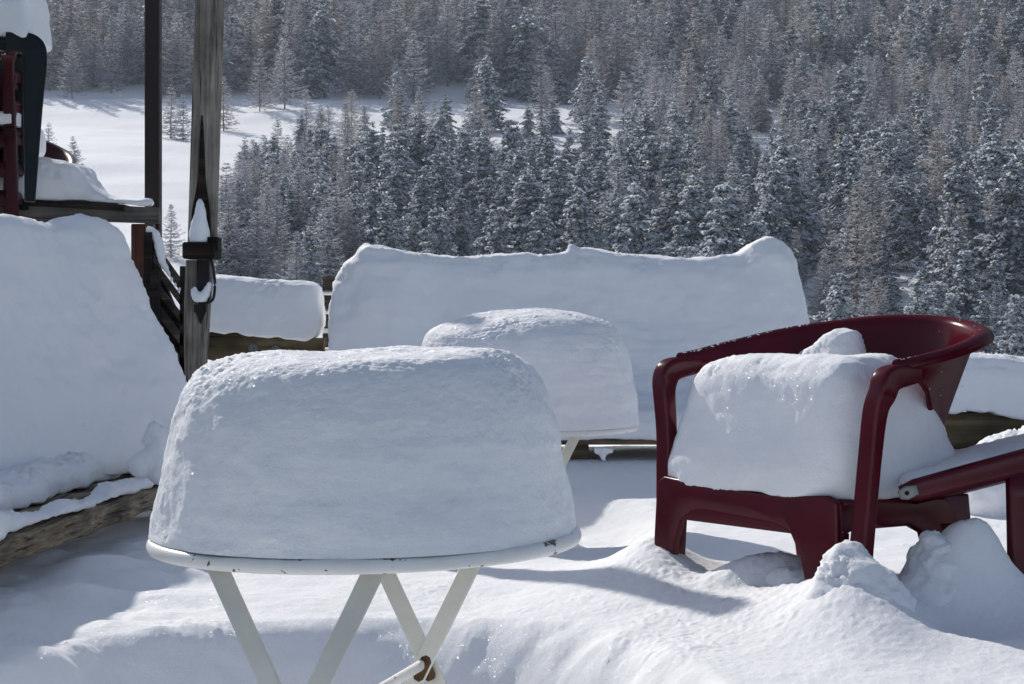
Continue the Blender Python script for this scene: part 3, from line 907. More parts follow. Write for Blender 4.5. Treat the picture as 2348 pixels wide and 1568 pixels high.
def plastic_chair(M0, ax_u, ax_v, z0, mat, label, group=None, low_back=True, rim=None, seat=(-.28, .20, -.01, .42), zs=0.43, posts=None, legs=None, cat='chair', post_h=None, apron=None):
    """M0: world point midway between the arm fronts; ax_u to the sitter's left in the picture's right, ax_v backwards"""
    t = empty('plastic_chair', (M0[0], M0[1], z0))
    ang = math.atan2(ax_u[1], ax_u[0])
    t.rotation_euler = (0, 0, ang)
    # local frame: x = u, y = v
    rp = catmull(rim, 61)
    ns = len(rp); rows = []
    for i, (u, v, z) in enumerate(rp):
        s = i / (ns - 1) * 2 - 1
        a = rp[min(i + 1, ns - 1)] - rp[max(i - 1, 0)]
        nrm = np.array([a[1], -a[0]]); nrm = nrm / (np.linalg.norm(nrm) + 1e-9)      # outward
        if i and False: pass
        out = nrm if np.dot(nrm, np.array([u, v - 0.15])) > 0 else -nrm
        back = float(1 - sstep(0.22, 0.80, abs(s)))
        low = z - 0.044 - (z - zs - 0.05 - 0.044) * back ** 0.9
        row = []
        lip = (0.020 + .012 * back) * min(1.0, .25 + (1 - abs(s)) * 5)
        row.append((u + out[0] * (lip + .004), v + out[1] * (lip + .004), z - .020))
        row.append((u + out[0] * lip, v + out[1] * lip, z - .004))
        row.append((u + out[0] * lip * .55, v + out[1] * lip * .55, z + .002))
        row.append((u, v, z - .004))
        row.append((u - out[0] * .004, v - out[1] * .004, z - .018))
        for q in range(1, 8):
            f = q / 7
            zz = z - .018 + (low - z + .018) * f
            pull = 0.35 * back * f
            row.append((u * (1 - .32 * back * f) - out[0] * .006, v - pull * .22 - out[1] * .006 * (1 - back), zz))
        rows.append([Vector(p) for p in row])
    bm = bmesh.new()
    loft(bm, rows, cap=False, closed=False)
    o = obj('backrest', bm, mat, t)
    md = o.modifiers.new('thick', 'SOLIDIFY'); md.thickness = 0.009; md.offset = 0
    md = o.modifiers.new('sub', 'SUBSURF'); md.levels = 1; md.render_levels = 1
    for p in posts:
        bm = bmesh.new()
        top = Vector(p[0]); bot = Vector(p[1])
        so = math.copysign(.008, top.x)
        pts = [top + Vector((so, .10, -.012)), top + Vector((so, .06, -.014)), top + Vector((so, .030, -.017)), top + Vector((so, .012, -.026)), top + Vector((so, .003, -.045)), top.lerp(bot, .16) + Vector((so * .5, -.002, -.004)),
               top.lerp(bot, .35), top.lerp(bot, .6), bot]
        ph = post_h or [.030, .040, .046, .048, .044, .036, .031, .030, .030]
        cw = [.032, .037, .038, .039, .039, .038, .038, .039, .043]
        fine = catmull([(*q, a_, b_) for q, a_, b_ in zip(pts, cw, ph)], 49)
        sweep(bm, [Vector(q[:3]) for q in fine], [float(q[3]) for q in fine], [float(q[4]) for q in fine], side=Vector((1, 0, 0)), n=20, power=6)
        obj('arm_post', bm, mat, t)
    u0, u1, v0, v1 = seat
    bm = bmesh.new()
    # seat slab with rolled front edge and apron
    nu, nv = 18, 14; rws = []
    for j in range(nv + 1):
        f = j / nv; v = v0 + (v1 - v0) * f
        lp = []
        for i in range(nu + 1):
            g = i / nu * 2 - 1
            u = (u0 + u1) / 2 + (u1 - u0) / 2 * g * (1 - .10 * f)
            z = zs - .012 - 0.02 * (1 - g * g) * min(1, f * 3) - .012 * f
            if j == 0: z -= .01
            lp.append(Vector((u, v, z)))
        rws.append(lp)
    front = [[p + Vector((0, -.010 - .004, -.012)) for p in rws[0]], [p + Vector((0, -.012, -.052 - .008)) for p in rws[0]]]
    loft(bm, front[::-1] + rws, cap=False, closed=False)
    for sgn, idx in ((-1, 0), (1, nu)):
        top = [rw[idx] for rw in rws]
        low = [p + Vector((sgn * .006, 0, -.055)) for p in top]
        loft(bm, [top, low], cap=False, closed=False)
    bmesh.ops.remove_doubles(bm, verts=bm.verts[:], dist=1e-5)
    # apron with filleted corners running into the legs
    if apron:
        def slab(P, axis, at, th):
            if axis == 'u': mk = lambda p, o_: Vector((p[0], at + o_, p[1]))
            else: mk = lambda p, o_: Vector((at + o_, p[0], p[1]))
            loft(bm, [[mk(p, 0) for p in P], [mk(p, th) for p in P]])
        for (P, axis, at, th) in apron: slab(P, axis, at, th)
    o = obj('seat', bm, mat, t)
    if not apron:
        md = o.modifiers.new('thick', 'SOLIDIFY'); md.thickness = 0.012; md.offset = -1
        md = o.modifiers.new('sub', 'SUBSURF'); md.levels = 1; md.render_levels = 1
    else:
        md = o.modifiers.new('bev', 'BEVEL'); md.width = .005; md.segments = 3; md.limit_method = 'ANGLE'; md.angle_limit = R(50)
    for (tp, bt, wt, wb, sd) in legs:
        bm = bmesh.new()
        plank_leg(bm, tp, bt, wt, wb, .034, Vector(sd))
        obj('leg', bm, mat, t)
    tag(t, label, cat, group)
    return t

rim1 = [(-.298, 0.045, .9475), (-.298, .09, .951), (-.292, .2, .971), (-.255, .37, 1.003), (-.13, .50, 1.026), (0, .54, 1.022), (.120, .480, 1.004), (.202, .37, .990), (.258, .22, .968), (.274, .10, .952), (.273, .045, .945)]
CZ = 0.26
rim1 = [(u, v, z - CZ) for u, v, z in rim1]
CM = (0.50, 3.58)
AU = (0.62, -0.785); AV = (0.785, 0.62)
def CW(u, v): return (CM[0] + u * AU[0] + v * AV[0], CM[1] + u * AU[1] + v * AV[1])
plastic_chair(CM, AU, AV, CZ, M['burgundy'], 'burgundy plastic armchair standing in deep snow with a block of snow filling its seat', None,
              rim=rim1, zs=0.435, seat=(-.285, .195, -.01, .40),
              posts=[((-.295, 0.005, .675), (-.285, -.002, .25)), ((.273, 0.005, .673), (.224, -.003, .20))],
              apron=[([(-.292, .425), (-.27, .438), (-.10, .425), (.05, .422), (.17, .432), (.198, .422), (.200, .33), (.197, .22), (.122, .22), (.118, .27), (.105, .315), (.08, .356), (.04, .368), (-.15, .378), (-.19, .372), (-.222, .350), (-.240, .305), (-.247, .25), (-.250, .20), (-.303, .20), (-.300, .32)], 'u', -.026, .020),
                     ([(0.0, .425), (.30, .41), (.335, .38), (.340, .30), (.345, .20), (.275, .20), (.262, .28), (.235, .345), (.19, .364), (0.0, .364)], 'v', .172, .022)],
              legs=[((-.270, .006, .36), (-.282, .004, .10), .050, .044, (1, 0, 0)), ((.160, .006, .36), (.160, .004, .08), .066, .056, (1, 0, 0)),
                    ((-.24, .36, .42), (-.26, .42, .1), .09, .05, (1, 0, 0)), ((.180, .315, .36), (.150, .30, .12), .07, .055, (0, 1, 0))])

# snow filling the chair seat
def chair_snow():
    bm = bmesh.new(); loops = []
    zb = 0.682
    sec = [  # z, u0, u1, v0, v1
        (zb, -.318, .205, -.026, .40), (zb + .05, -.316, .212, -.030, .385), (zb + .12, -.288, .212, -.018, .33), (zb + .18, -.270, .207, -.010, .275), (zb + .225, -.250, .200, .000, .235), (zb + .252, -.222, .186, .022, .22), (zb + .268, -.185, .160, .055, .195)]
    for (z, a, b, c, d) in sec:
        lp = []
        for k in range(40):
            th = 2 * math.pi * k / 40
            cu, cv = math.cos(th), math.sin(th)
            u = (a + b) / 2 + (b - a) / 2 * math.copysign(abs(cu) ** .38, cu)
            v = (c + d) / 2 + (d - c) / 2 * math.copysign(abs(cv) ** .38, cv)
            x, y = CW(u, v)
            lp.append(Vector((x, y, z + 0.02 * (u + .05) * (z > zb + .1))))
        loops.append(lp)
    loft(bm, loops)
    o = bake_snow('seat_snow', bm, 0.0075, 7, seed=3.3, crumbs=.007, lumps=.007)
    tag(o, 'thick block of snow filling the seat of the burgundy armchair', 'snow cap')
    bm = bmesh.new()
    loops = []
    sec = [(.80, -.16, .11, .075), (.90, -.135, .085, .06), (.945, -.10, .066, .05), (.972, -.055, .056, .04), (.988, -.025, .050, .032), (.996, -.005, .040, .02)]
    for z, ua, ub, rv in sec:
        lp = []
        for k in range(24):
            th = 2 * math.pi * k / 24
            u = -.135 + (ua + ub) / 2 + (ub - ua) / 2 * math.copysign(abs(math.cos(th)) ** .6, math.cos(th)); v = .355 + rv * math.sin(th)
            x, y = CW(u, v)
            lp.append(Vector((x, y, z - .10 * max(0, -.135 - u) * (z > .96))))
        loops.append(lp)
    loft(bm, loops)
    o = bake_snow('snow_clump', bm, 0.006, 3, seed=5.3, crumbs=.008, lumps=.008, mids=.005)
    tag(o, 'small pointed clump of snow stuck against the backrest of the burgundy armchair', 'snow')
chair_snow()

def chair_specks():
    rng = random.Random(4); bm = bmesh.new()
    rp = catmull(rim1, 200)
    for k in range(100):
        i = int(rng.random() ** 1.0 * 199) if k > 70 else rng.randrange(8, 62)
        u, v, z = rp[i]
        r = rng.uniform(.0006, .0015) if k > 70 else rng.uniform(.0008, .0024)
        x, y = CW(u * (1 + rng.uniform(.0, .05)), v + rng.uniform(-.004, .012))
        bmesh.ops.create_icosphere(bm, subdivisions=1, radius=r, matrix=Matrix.Translation((x, y, z + CZ + .003)) @ Matrix.Diagonal((1.4, 1.3, .6, 1)))
    for k in range(40):
        i = rng.randrange(80, 170); u, v, z = rp[i]; f = rng.uniform(.02, .11)
        x, y = CW(u * .97, v - .012 - f * .05)
        bmesh.ops.create_icosphere(bm, subdivisions=1, radius=rng.uniform(.0007, .0016), matrix=Matrix.Translation((x, y, z + CZ - f)))
    tag(obj('snow_specks', bm, M['snow']), 'specks of snow scattered along the arm and backrest rim of the burgundy armchair', 'snow', kind='stuff')
chair_specks()

# heaps of snow piled against the chair legs
def heap(name, label, pts, seed):
    bm = bmesh.new()
    for (x, d, z, r, sx, sy, sz) in pts:
        bmesh.ops.create_icosphere(bm, subdivisions=3, radius=r, matrix=Matrix.Translation((x, d, z)) @ Matrix.Diagonal((sx, sy, sz, 1)))
    o = bake_snow(name, bm, 0.008, 5, seed=seed, crumbs=.012, lumps=.012, edge_bias=1.2, mids=.008)
    tag(o, label, 'snow')
    return o

# ------------------------------------------------------------------ reclining chair at the right edge
def recliner():
    t = empty('reclining_chair', (1.0, 3.5, 0.40))
    T = Vector((1.0, 3.5, 0.40))
    d = 3.42
    A = W(2066, 1132, d) - T; B = W(2347, 1058, d) - T; C = W(2600, 990, d) - T
    for off, nm in ((0, 'armrest'), (.5, 'armrest')):
        bm = bmesh.new(); o_ = Vector((1.2 * off, off, 0))
        sweep(bm, [A + o_, A.lerp(B, .12) + o_, A.lerp(B, .5) + o_, B + o_, C + o_], [.028, .034, .036, .036, .036], [.028, .040, .043, .046, .046], up=Vector((0, 0, 1)), n=18, power=5)
        obj(nm, bm, M['burgundy'], t)
    bm = bmesh.new()
    c0 = W(2078, 1130, d - .021) - T
    sweep(bm, [c0 + Vector((-.014, 0, -.004)), c0, c0 + Vector((.020, 0, .006))], [.006] * 3, [.016, .026, .018], up=Vector((0, 0, 1)), n=14, power=3)
    pl = obj('hinge_plate', bm, M['bracket'], t)
    bm = bmesh.new()
    bmesh.ops.create_cone(bm, segments=14, radius1=.0045, radius2=.0035, depth=.004, cap_ends=True, matrix=Matrix.Translation(c0 + Vector((0, -.005, 0))) @ Matrix.Rotation(R(90), 4, 'X'))
    obj('bolt', bm, M['black'], pl)
    for off in (0.0, .5):
        for px in ((2343, 2900) if off == 0 else (2900,)):
            bm = bmesh.new()
            tp = W(px, 1075, d) - T + Vector((0, off, 0)); bt = tp + Vector((-.004, 0, -.42))
            plank_leg(bm, tp, bt, .06, .045, .034, Vector((1, 0, 0)))
            obj('leg', bm, M['burgundy'], t)
    bm = bmesh.new()
    p0 = W(2120, 1112, d + .05) - T; p1 = W(2620, 985, d + .05) - T
    rows = []
    for j in range(6):
        f = j / 5
        rows.append([p0.lerp(p1, i / 12) + Vector((0, f * .42, -.012 * math.sin(math.pi * f) - .012 - .06 * f)) for i in range(13)])
    loft(bm, rows, cap=False, closed=False)
    s = obj('seat', bm, M['burgundy'], t); md = s.modifiers.new('thick', 'SOLIDIFY'); md.thickness = .014
    bm = bmesh.new()
    q0 = W(2640, 980, d + .05) - T
    rows = [[q0 + Vector((.12 * k / 6, .42 * j / 5, .5 * k / 6)) for j in range(6)] for k in range(7)]
    loft(bm, rows, cap=False, closed=False)
    s = obj('backrest', bm, M['burgundy'], t); md = s.modifiers.new('thick', 'SOLIDIFY'); md.thickness = .014
    tag(t, 'burgundy plastic reclining chair cut off by the right edge, with a bolted sloping arm', 'chair')
    # snow lying on its seat
    bm = bmesh.new(); loops = []
    for i in range(15):
        f = i / 14
        b = W(2082 + 500 * f, 1120 - 132 * f, d)
        zt = .014 + .006 * f + .003 * math.sin(9 * f)
        x = b.x
        loops.append([Vector((x, d + .022, b.z - .01)), Vector((x, d + .022, b.z + zt * .7)), Vector((x, d + .08, b.z + zt)), Vector((x, d + .25, b.z + zt - .008)), Vector((x, d + .42, b.z + zt - .03)), Vector((x, d + .47, b.z + zt * .5 - .035)), Vector((x, d + .47, b.z - .05))])
    loft(bm, loops)
    o = bake_snow('seat_snow', bm, 0.009, 4, seed=9.1, crumbs=.008, lumps=.012)
    tag(o, 'layer of snow lying on the reclining chair at the right edge', 'snow cap')
recliner()

heap('snow_heap', 'steep heap of snow with a knob on top, between the armchair and the reclining chair', [(.80, 3.40, .46, .115, .95, .9, 1.05), (.80, 3.41, .535, .08, .9, .9, 1), (.785, 3.41, .59, .042, .9, .9, 1.1), (.812, 3.405, .605, .026, .9, .9, 1), (.822, 3.40, .628, .017, 1, 1, 1), (.88, 3.42, .46, .10, 1.1, .8, .9), (.96, 3.42, .43, .10, 1.1, .8, .9)], 12.1)
heap('snow_heap', 'crumbled heap of snow at the foot of the reclining chair', [(1.02, 3.36, .43, .10, 1.1, .8, 1), (1.05, 3.38, .48, .055, 1, 1, 1), (1.0, 3.33, .50, .028, 1, 1, 1.1), (.975, 3.30, .47, .03, 1, 1, 1), (1.06, 3.33, .50, .03, 1, 1, 1)], 15.4)
heap('snow_heap', 'wedge of snow seen through the gap under the armchair seat', [(.50, 3.55, .40, .13, 1, .8, .9), (.555, 3.55, .45, .10, 1, .8, .95), (.585, 3.56, .49, .06, 1, .9, 1)], 18.2)
heap('snow_heap', 'pointed heap of snow in front of the armchair, rising between its right hand legs', [(.602, 3.31, .606, .028, .9, 1, 1), (.602, 3.29, .585, .042, .9, 1, 1), (.604, 3.28, .55, .062, 1, 1, 1), (.606, 3.26, .505, .09, 1, 1, 1), (.606, 3.25, .46, .12, 1, 1, 1), (.65, 3.30, .545, .035, 1, 1, 1)], 22.4)

# ------------------------------------------------------------------ long bench at the back with its snow
def long_bench():
    t = empty('garden_bench', (0.25, 6.5, 0.15)); T = Vector((0.25, 6.5, 0.15))
    xa, xb = X(772, 6.6), X(1868, 6.6)
    for k in range(4):
        bm = bmesh.new(); y = 6.19 + k * .115
        add_box(bm, (xa - .0, y, .585), (xb, y + .095, .622)); bevel_all(bm, .004)
        for v in bm.verts: v.co -= T
        obj('seat_slat', bm, M['bench_wood_x'], t, smooth=False)
    for k in range(3):
        bm = bmesh.new(); z = .72 + k * .13
        add_box(bm, (xa + .04, 6.76, z), (xb - .04, 6.79, z + .09)); bevel_all(bm, .004)
        for v in bm.verts: v.co -= T
        obj('back_slat', bm, M['bench_wood_x'], t, smooth=False)
    for px in (830, 1318, 1790):
        x = X(px, 6.6)
        bm = bmesh.new(); add_box(bm, (x - .03, 6.792, .15), (x + .03, 6.84, 1.14)); bevel_all(bm, .004)
        for v in bm.verts: v.co -= T
        obj('upright', bm, M['bench_wood_x'], t, smooth=False)
        bm = bmesh.new(); add_box(bm, (x - .035, 6.25, .15), (x + .035, 6.31, .583)); bevel_all(bm, .004)
        for v in bm.verts: v.co -= T
        obj('leg', bm, M['bench_wood_x'], t, smooth=False)
    tag(t, 'long wooden bench at the back, buried in snow, only its front slat showing', 'bench', 'garden benches')
    sil = [(754, 900), (755, 760), (757, 690), (763, 645), (780, 622), (800, 600), (818, 574), (842, 560), (880, 562), (905, 566), (950, 577), (1050, 584), (1200, 583), (1250, 580), (1288, 575), (1318, 566), (1345, 562), (1375, 566), (1420, 574), (1470, 581), (1560, 586), (1640, 586), (1692, 578), (1722, 556), (1760, 539), (1796, 549), (1825, 577), (1840, 615), (1848, 680), (1856, 740), (1866, 830), (1880, 960)]
    xs = [X(p, 6.65) for p, q in sil]; zs = [Z(q, 6.65) for p, q in sil]
    bm = bmesh.new(); loops = []
    for x in np.linspace(xs[0] + .001, xs[-1] - .001, 130):
        H = interp(x, xs, zs)
        a = max(0, H - .70); f = min(1, a / .4)
        hump = max(0, H - 1.245)
        fr = 6.60 - .12 * hump * 3 - .06 * float(sstep(X(1010, 6.65), X(930, 6.65), x)) + .012 * math.sin(x * 5.0)
        s0 = min(.715, H - .01)
        loops.append([Vector((x, 6.17, .60)), Vector((x, 6.165, min(.66, s0 - .02))), Vector((x, 6.20, s0 - .012)), Vector((x, 6.30, s0)), Vector((x, 6.43, s0 + .05 * f)), Vector((x, 6.52, s0 + a * .22)),
                      Vector((x, fr, s0 + a * .55)), Vector((x, fr + .045, s0 + a * .86)), Vector((x, fr + .09, H - .008)), Vector((x, fr + .16, H)), Vector((x, 6.86, H - .02)), Vector((x, 6.95, H - .1 * f)), Vector((x, 6.97, .60))])
    loft(bm, loops)
    x, z = X(1312, 6.65), Z(561, 6.65)
    bmesh.ops.create_icosphere(bm, subdivisions=3, radius=.017, matrix=Matrix.Translation((x, 6.72, z - .012)) @ Matrix.Diagonal((1, 1, 1.2, 1)))
    x, z = X(838, 6.65), Z(572, 6.65)
    bmesh.ops.create_icosphere(bm, subdivisions=3, radius=.03, matrix=Matrix.Translation((x, 6.70, z)))
    o = bake_snow('bench_snow', bm, 0.011, 5, seed=31.0, crumbs=.010, lumps=.011, layer=.0032, mids=.0035)
    tag(o, 'long wall of snow with three humps covering the bench at the back', 'snow cap', 'snow covering the benches')
    bm = bmesh.new()
    for (px, py, r) in ((1368, 1034, .016), (1384, 1036, .020), (1400, 1034, .014), (1382, 1046, .015), (1385, 1054, .009)):
        p = W(px, py, 6.12)
        bmesh.ops.create_icosphere(bm, subdivisions=3, radius=r, matrix=Matrix.Translation(p) @ Matrix.Diagonal((1, 1, 1.0, 1)))
    o = bake_snow('snow_lump', bm, 0.005, 3, seed=34.0, crumbs=.006, lumps=.006)
    tag(o, 'small white lump of snow under the front slat of the long bench', 'snow')
long_bench()

# ------------------------------------------------------------------ side bench on the left with its snow
def side_bench():
    t = empty('garden_bench', (-1.1, 4.0, 0.15)); T = Vector((-1.1, 4.0, 0.15))
    A0, A1 = W(0, 1245, 3.70), W(362, 1120, 4.83)
    dirv = (A1 - A0); dirv.z = 0; dirv.normalize()
    ln = Vector((-dirv.y, dirv.x, 0))             # to the left
    P0 = A0 - dirv * .9; P0.z = .57; P1 = A1 + dirv * .55; P1.z = .57
    def slat(off, w, th, z):
        bm = bmesh.new()
        a = P0 + ln * off; b = P1 + ln * off
        loops = []
        for i in range(24):
            p = a.lerp(b, i / 23)
            j = .0035 * math.sin(i * 2.3 + off * 30)
            loops.append([Vector((*(p.xy), z + j)), Vector((*(p + ln * w).xy, z + j)), Vector((*(p + ln * w).xy, z - th + j)), Vector((*(p.xy), z - th + j))])
        loft(bm, [[q - T for q in lp] for lp in loops]); bevel_all(bm, .004, 1)
        obj('seat_slat', bm, M['bench_wood_y'], t, smooth=False)
    slat(0, .085, .052, .57); slat(.105, .085, .045, .575); slat(.21, .085, .045, .575)
    for k in range(3):
        bm = bmesh.new(); a = P0 + ln * .54; b = P1 + ln * .54 - dirv * .2; z = .66 + k * .14
        loft(bm, [[Vector((*(p.xy), z)) - T, Vector((*(p + ln * .03).xy, z)) - T, Vector((*(p + ln * .03).xy, z + .1)) - T, Vector((*(p.xy), z + .1)) - T] for p in (a, b)])
        obj('back_slat', bm, M['bench_wood_y'], t, smooth=False)
    for f in (.12, .88):
        p = P0.lerp(P1, f)
        bm = bmesh.new(); q = p + ln * .05; add_box(bm, (q.x - .03, q.y - .03, .15), (q.x + .03, q.y + .03, .517))
        for v in bm.verts: v.co -= T
        obj('leg', bm, M['bench_wood_y'], t, smooth=False)
        bm = bmesh.new(); q = p + ln * .60; add_box(bm, (q.x - .025, q.y - .03, .15), (q.x + .025, q.y + .03, 1.12))
        for v in bm.verts: v.co -= T
        obj('leg', bm, M['bench_wood_y'], t, smooth=False)
    tag(t, 'weathered wooden bench along the left side, its front slats half bare', 'bench', 'garden benches')
    # main snow mass: face leaning back from the seat to the backrest
    bm = bmesh.new(); loops = []
    D0, D1 = 2.7, 5.42
    ds = np.linspace(D0, D1, 90)
    for d in ds:
        e = float(sstep(D1 - .9, D1, d))
        xt = interp(d, [2.7, 4.6, 4.9, 5.2, 5.35, 5.42], [-1.40, -1.40, -1.37, -1.28, -1.20, -1.155])
        zt = Z(interp(d, [2.7, 4.5, 4.9, 5.15, 5.26, 5.34, 5.39, 5.42], [470, 488, 492, 506, 515, 497, 502, 528]), d)
        xb = interp(d, [2.7, 4.4, 4.8, 5.1, 5.3, 5.42], [-1.24, -1.24, -1.18, -1.05, -.92, -.85]); zb = .63
        # far end: profile straight from top to low right corner
        mid = lambda f, bow: (xt + (xb - xt) * f - bow * math.sin(math.pi * f), zt + (zb - zt) * f)
        bow = 0.05 * (1 - e)
        lp = [Vector((xb - .35, d, .585)), Vector((xb + .0, d, .585))]
        for f in (1.0, .9, .8, .65, .5, .35, .2, .1, .04):
            x, z = mid(f, bow * (0.6 + .6 * f)); lp.append(Vector((x, d, z)))
        lp.append(Vector((xt - .03, d, zt))); lp.append(Vector((xt - .12, d, zt - .005))); lp.append(Vector((xt - .28, d, zt - .05))); lp.append(Vector((xt - .34, d, zt - .2)))
        lp.append(Vector((xt - .34, d, .585)))
        loops.append(lp)
    loft(bm, loops)
    o = bake_snow('bench_snow', bm, 0.013, 5, seed=41.0, crumbs=.010, lumps=.012, layer=.002)
    tag(o, 'high bank of shaded snow heaped on the side bench at the left edge', 'snow cap', 'snow covering the benches')
    # rolls of snow left on the two front slats
    def roll(label, off, w, f0, f1, hfun, seed, zt=.575, vox=.0075, drift=0.0):
        bm = bmesh.new(); loops = []
        for f in np.linspace(f0, f1, 90):
            p = P0.lerp(P1, f); h = hfun(f)
            ww = w * (0.75 + .25 * math.sin(f * 40 + seed) * .5 + .1)
            c = p + ln * (off + drift * f)
            lp = []
            for k in range(12):
                a = math.pi * k / 11
                lp.append(Vector((c.x + ln.x * (-math.cos(a)) * ww / 2, c.y + ln.y * (-math.cos(a)) * ww / 2, zt + h * math.sin(a) ** .6)))
            loops.append(lp)
        loft(bm, loops)
        o = bake_snow('slat_snow', bm, vox, 3, seed=seed, crumbs=.012, lumps=.012, edge_bias=1.3)
        tag(o, label, 'snow cap', 'snow rolls on the side bench slats')
    nz = lambda f, s: float(fbm(np.array([[f * 14, s, 0.0]]), 1.0, 3)[0])
    L = (P1 - P0).length
    fA = .9 / L
    roll('ragged roll of snow on the outermost slat of the side bench', .048, .075, .02, .86, lambda f: max(.003, .020 + .022 * nz(f, 1.0) + .04 * float(sstep(fA + .14, fA - .02, f))), 44.0)
    roll('thicker roll of snow lying behind the bare second slat of the side bench', .13, .17, .02, .90, lambda f: max(.03, .080 + .012 * nz(f, 5.0)), 47.0, .578, drift=.15)
    bm = bmesh.new()
    d = 4.55
    for (px, py, r) in ((352, 982, .017), (364, 992, .021), (368, 1012, .025), (362, 1034, .028), (345, 1052, .03), (325, 1064, .03), (346, 996, .016), (338, 1010, .014), (368, 1056, .03), (375, 1080, .032)):
        bmesh.ops.create_icosphere(bm, subdivisions=3, radius=r, matrix=Matrix.Translation(W(px, py, d)))
    o = bake_snow('snow_horn', bm, 0.007, 3, seed=49.0, crumbs=.010, lumps=.012)
    tag(o, 'curled horn of snow at the far end of the side bench, beside the near table', 'snow')
side_bench()

# ------------------------------------------------------------------ timber rails with snow on top
def timber_rail(label, p, q, h, dep, bolts, group):
    mid = (p + q) / 2
    t = empty('timber_rail', mid)
    bm = bmesh.new()
    loops = []
    ax = (q - p).normalized()
    for i in range(14):
        c = p.lerp(q, i / 13) - mid; j = .004 * math.sin(i * 1.9)
        lp = []
        for k in range(16):
            a = 2 * math.pi * (k + .5) / 16
            cy, cz = math.cos(a), math.sin(a)
            lp.append(c + Vector((0, dep / 2 * math.copysign(abs(cy) ** .35, cy), h / 2 * math.copysign(abs(cz) ** .35, cz) + j)))
        loops.append(lp)
    loft(bm, loops)
    obj('rail', bm, M['beam_wood'], t)
    for b in bolts:
        bm = bmesh.new()
        c = b - mid
        bmesh.ops.create_cone(bm, segments=20, radius1=.020, radius2=.016, depth=.010, cap_ends=True, matrix=Matrix.Translation(c) @ Matrix.Rotation(R(90), 4, 'X'))
        bmesh.ops.create_cone(bm, segments=6, radius1=.010, radius2=.010, depth=.014, cap_ends=True, matrix=Matrix.Translation(c + Vector((0, -.006, 0))) @ Matrix.Rotation(R(90), 4, 'X'))
        obj('bolt', bm, M['steel'], t, smooth=False)
    tag(t, label, 'railing', group)
    return t

def rail_snow(label, sil_top, sil_bot, d, dep, seed, rag=.012):
    bm = bmesh.new(); loops = []
    tx = [X(p, d) for p, _ in sil_top]; tz = [Z(q, d) for _, q in sil_top]
    bx = [X(p, d) for p, _ in sil_bot]; bz = [Z(q, d) for _, q in sil_bot]
    for x in np.linspace(tx[0], tx[-1], 80):
        a = interp(x, bx, bz) + rag * float(fbm(np.array([[x * 16, seed, 0]]), 1.0, 3)[0]); b = max(a + .01, interp(x, tx, tz))
        h = b - a
        lp = [Vector((x, d - dep * .5, a)), Vector((x, d - dep * .53, a + h * .3)), Vector((x, d - dep * .5, a + h * .7)), Vector((x, d - dep * .4, a + h * .93)), Vector((x, d - dep * .2, b)), Vector((x, d + dep * .25, b)),
              Vector((x, d + dep * .45, a + h * .85)), Vector((x, d + dep * .52, a + h * .4)), Vector((x, d + dep * .5, a))]
        loops.append(lp)
    loft(bm, loops)
    o = bake_snow('rail_snow', bm, 0.009, 4, seed=seed, crumbs=.010, lumps=.008)
    tag(o, label, 'snow cap', 'snow lying on the timber rails')

d = 6.8
p, q = W(455, 792, d), W(742, 806, d)
timber_rail('timber rail with two bolt heads between the split post and the slatted panel', p, q, .105, .11, [W(580, 797, d - .058), W(632, 802, d - .058)], 'timber rails round the terrace')
rail_snow('smooth square block of snow on the timber rail left of the long bench', [(452, 640), (470, 634), (500, 632), (560, 637), (640, 642), (700, 644), (722, 648), (735, 658), (740, 690), (741, 720)],
          [(452, 757), (560, 766), (640, 773), (700, 779), (725, 770), (741, 745)], d, .19, 52.0)
d = 6.7
p, q = W(2060, 975, d), W(2700, 1022, d)
timber_rail('timber rail with bolt heads behind the burgundy armchair, at the right edge', p, q, .135, .13, [W(2155, 971, d - .068), W(2092, 962, d - .066)], 'timber rails round the terrace')
rail_snow('thick cap of snow on the timber rail behind the armchair, at the right edge', [(1990, 860), (2060, 830), (2130, 812), (2180, 806), (2240, 808), (2300, 814), (2347, 820), (2500, 830), (2690, 850)],
          [(1990, 920), (2080, 933), (2200, 942), (2347, 958), (2500, 972), (2690, 985)], d, .22, 55.0)
heap('snow_heap', 'pile of snow in front of the timber rail at the right edge', [(1.50, 5.4, .52, .16, 1.3, 1, 1), (1.62, 5.4, .58, .16, 1, 1, 1), (1.75, 5.4, .60, .2, 1, 1, 1)], 58.0)

def slat_panel(label, x0, x1, d, z0, z1, n, post_x):
    t = empty('slatted_panel', ((x0 + x1) / 2, d, z0)); T = t.location.copy()
    h = (z1 - z0) / n
    for k in range(n):
        bm = bmesh.new(); add_box(bm, (x0, d - .012, z0 + k * h + .012), (x1, d + .012, z0 + (k + 1) * h - .006)); bevel_all(bm, .003, 1)
        for v in bm.verts: v.co -= T
        obj('slat', bm, M['rail_wood'], t, smooth=False)
        bm = bmesh.new(); loops = []
        for i in range(12):
            x = x0 + (x1 - x0) * i / 11
            zt = z0 + (k + 1) * h - .006
            loops.append([Vector((x, d - .014, zt)) - T, Vector((x, d - .010, zt + .012)) - T, Vector((x, d + .010, zt + .012)) - T, Vector((x, d + .014, zt)) - T])
        if k < n - 1:
            loft(bm, loops); obj('snow_line', bm, M['snow'], t)
        else: bm.free()
    for px_ in post_x:
        bm = bmesh.new(); add_box(bm, (px_ - .03, d + .013, .2), (px_ + .03, d + .06, z1)); bevel_all(bm, .003, 1)
        for v in bm.verts: v.co -= T
        obj('post', bm, M['rail_wood'], t, smooth=False)
    tag(t, label, 'fence')
slat_panel('dark slatted wooden panel with snow between its slats, just left of the long bench', X(740, 7.08), X(980, 7.08), 7.08, Z(890, 7.08), Z(630, 7.08), 6, (X(800, 7.08), X(960, 7.08)))

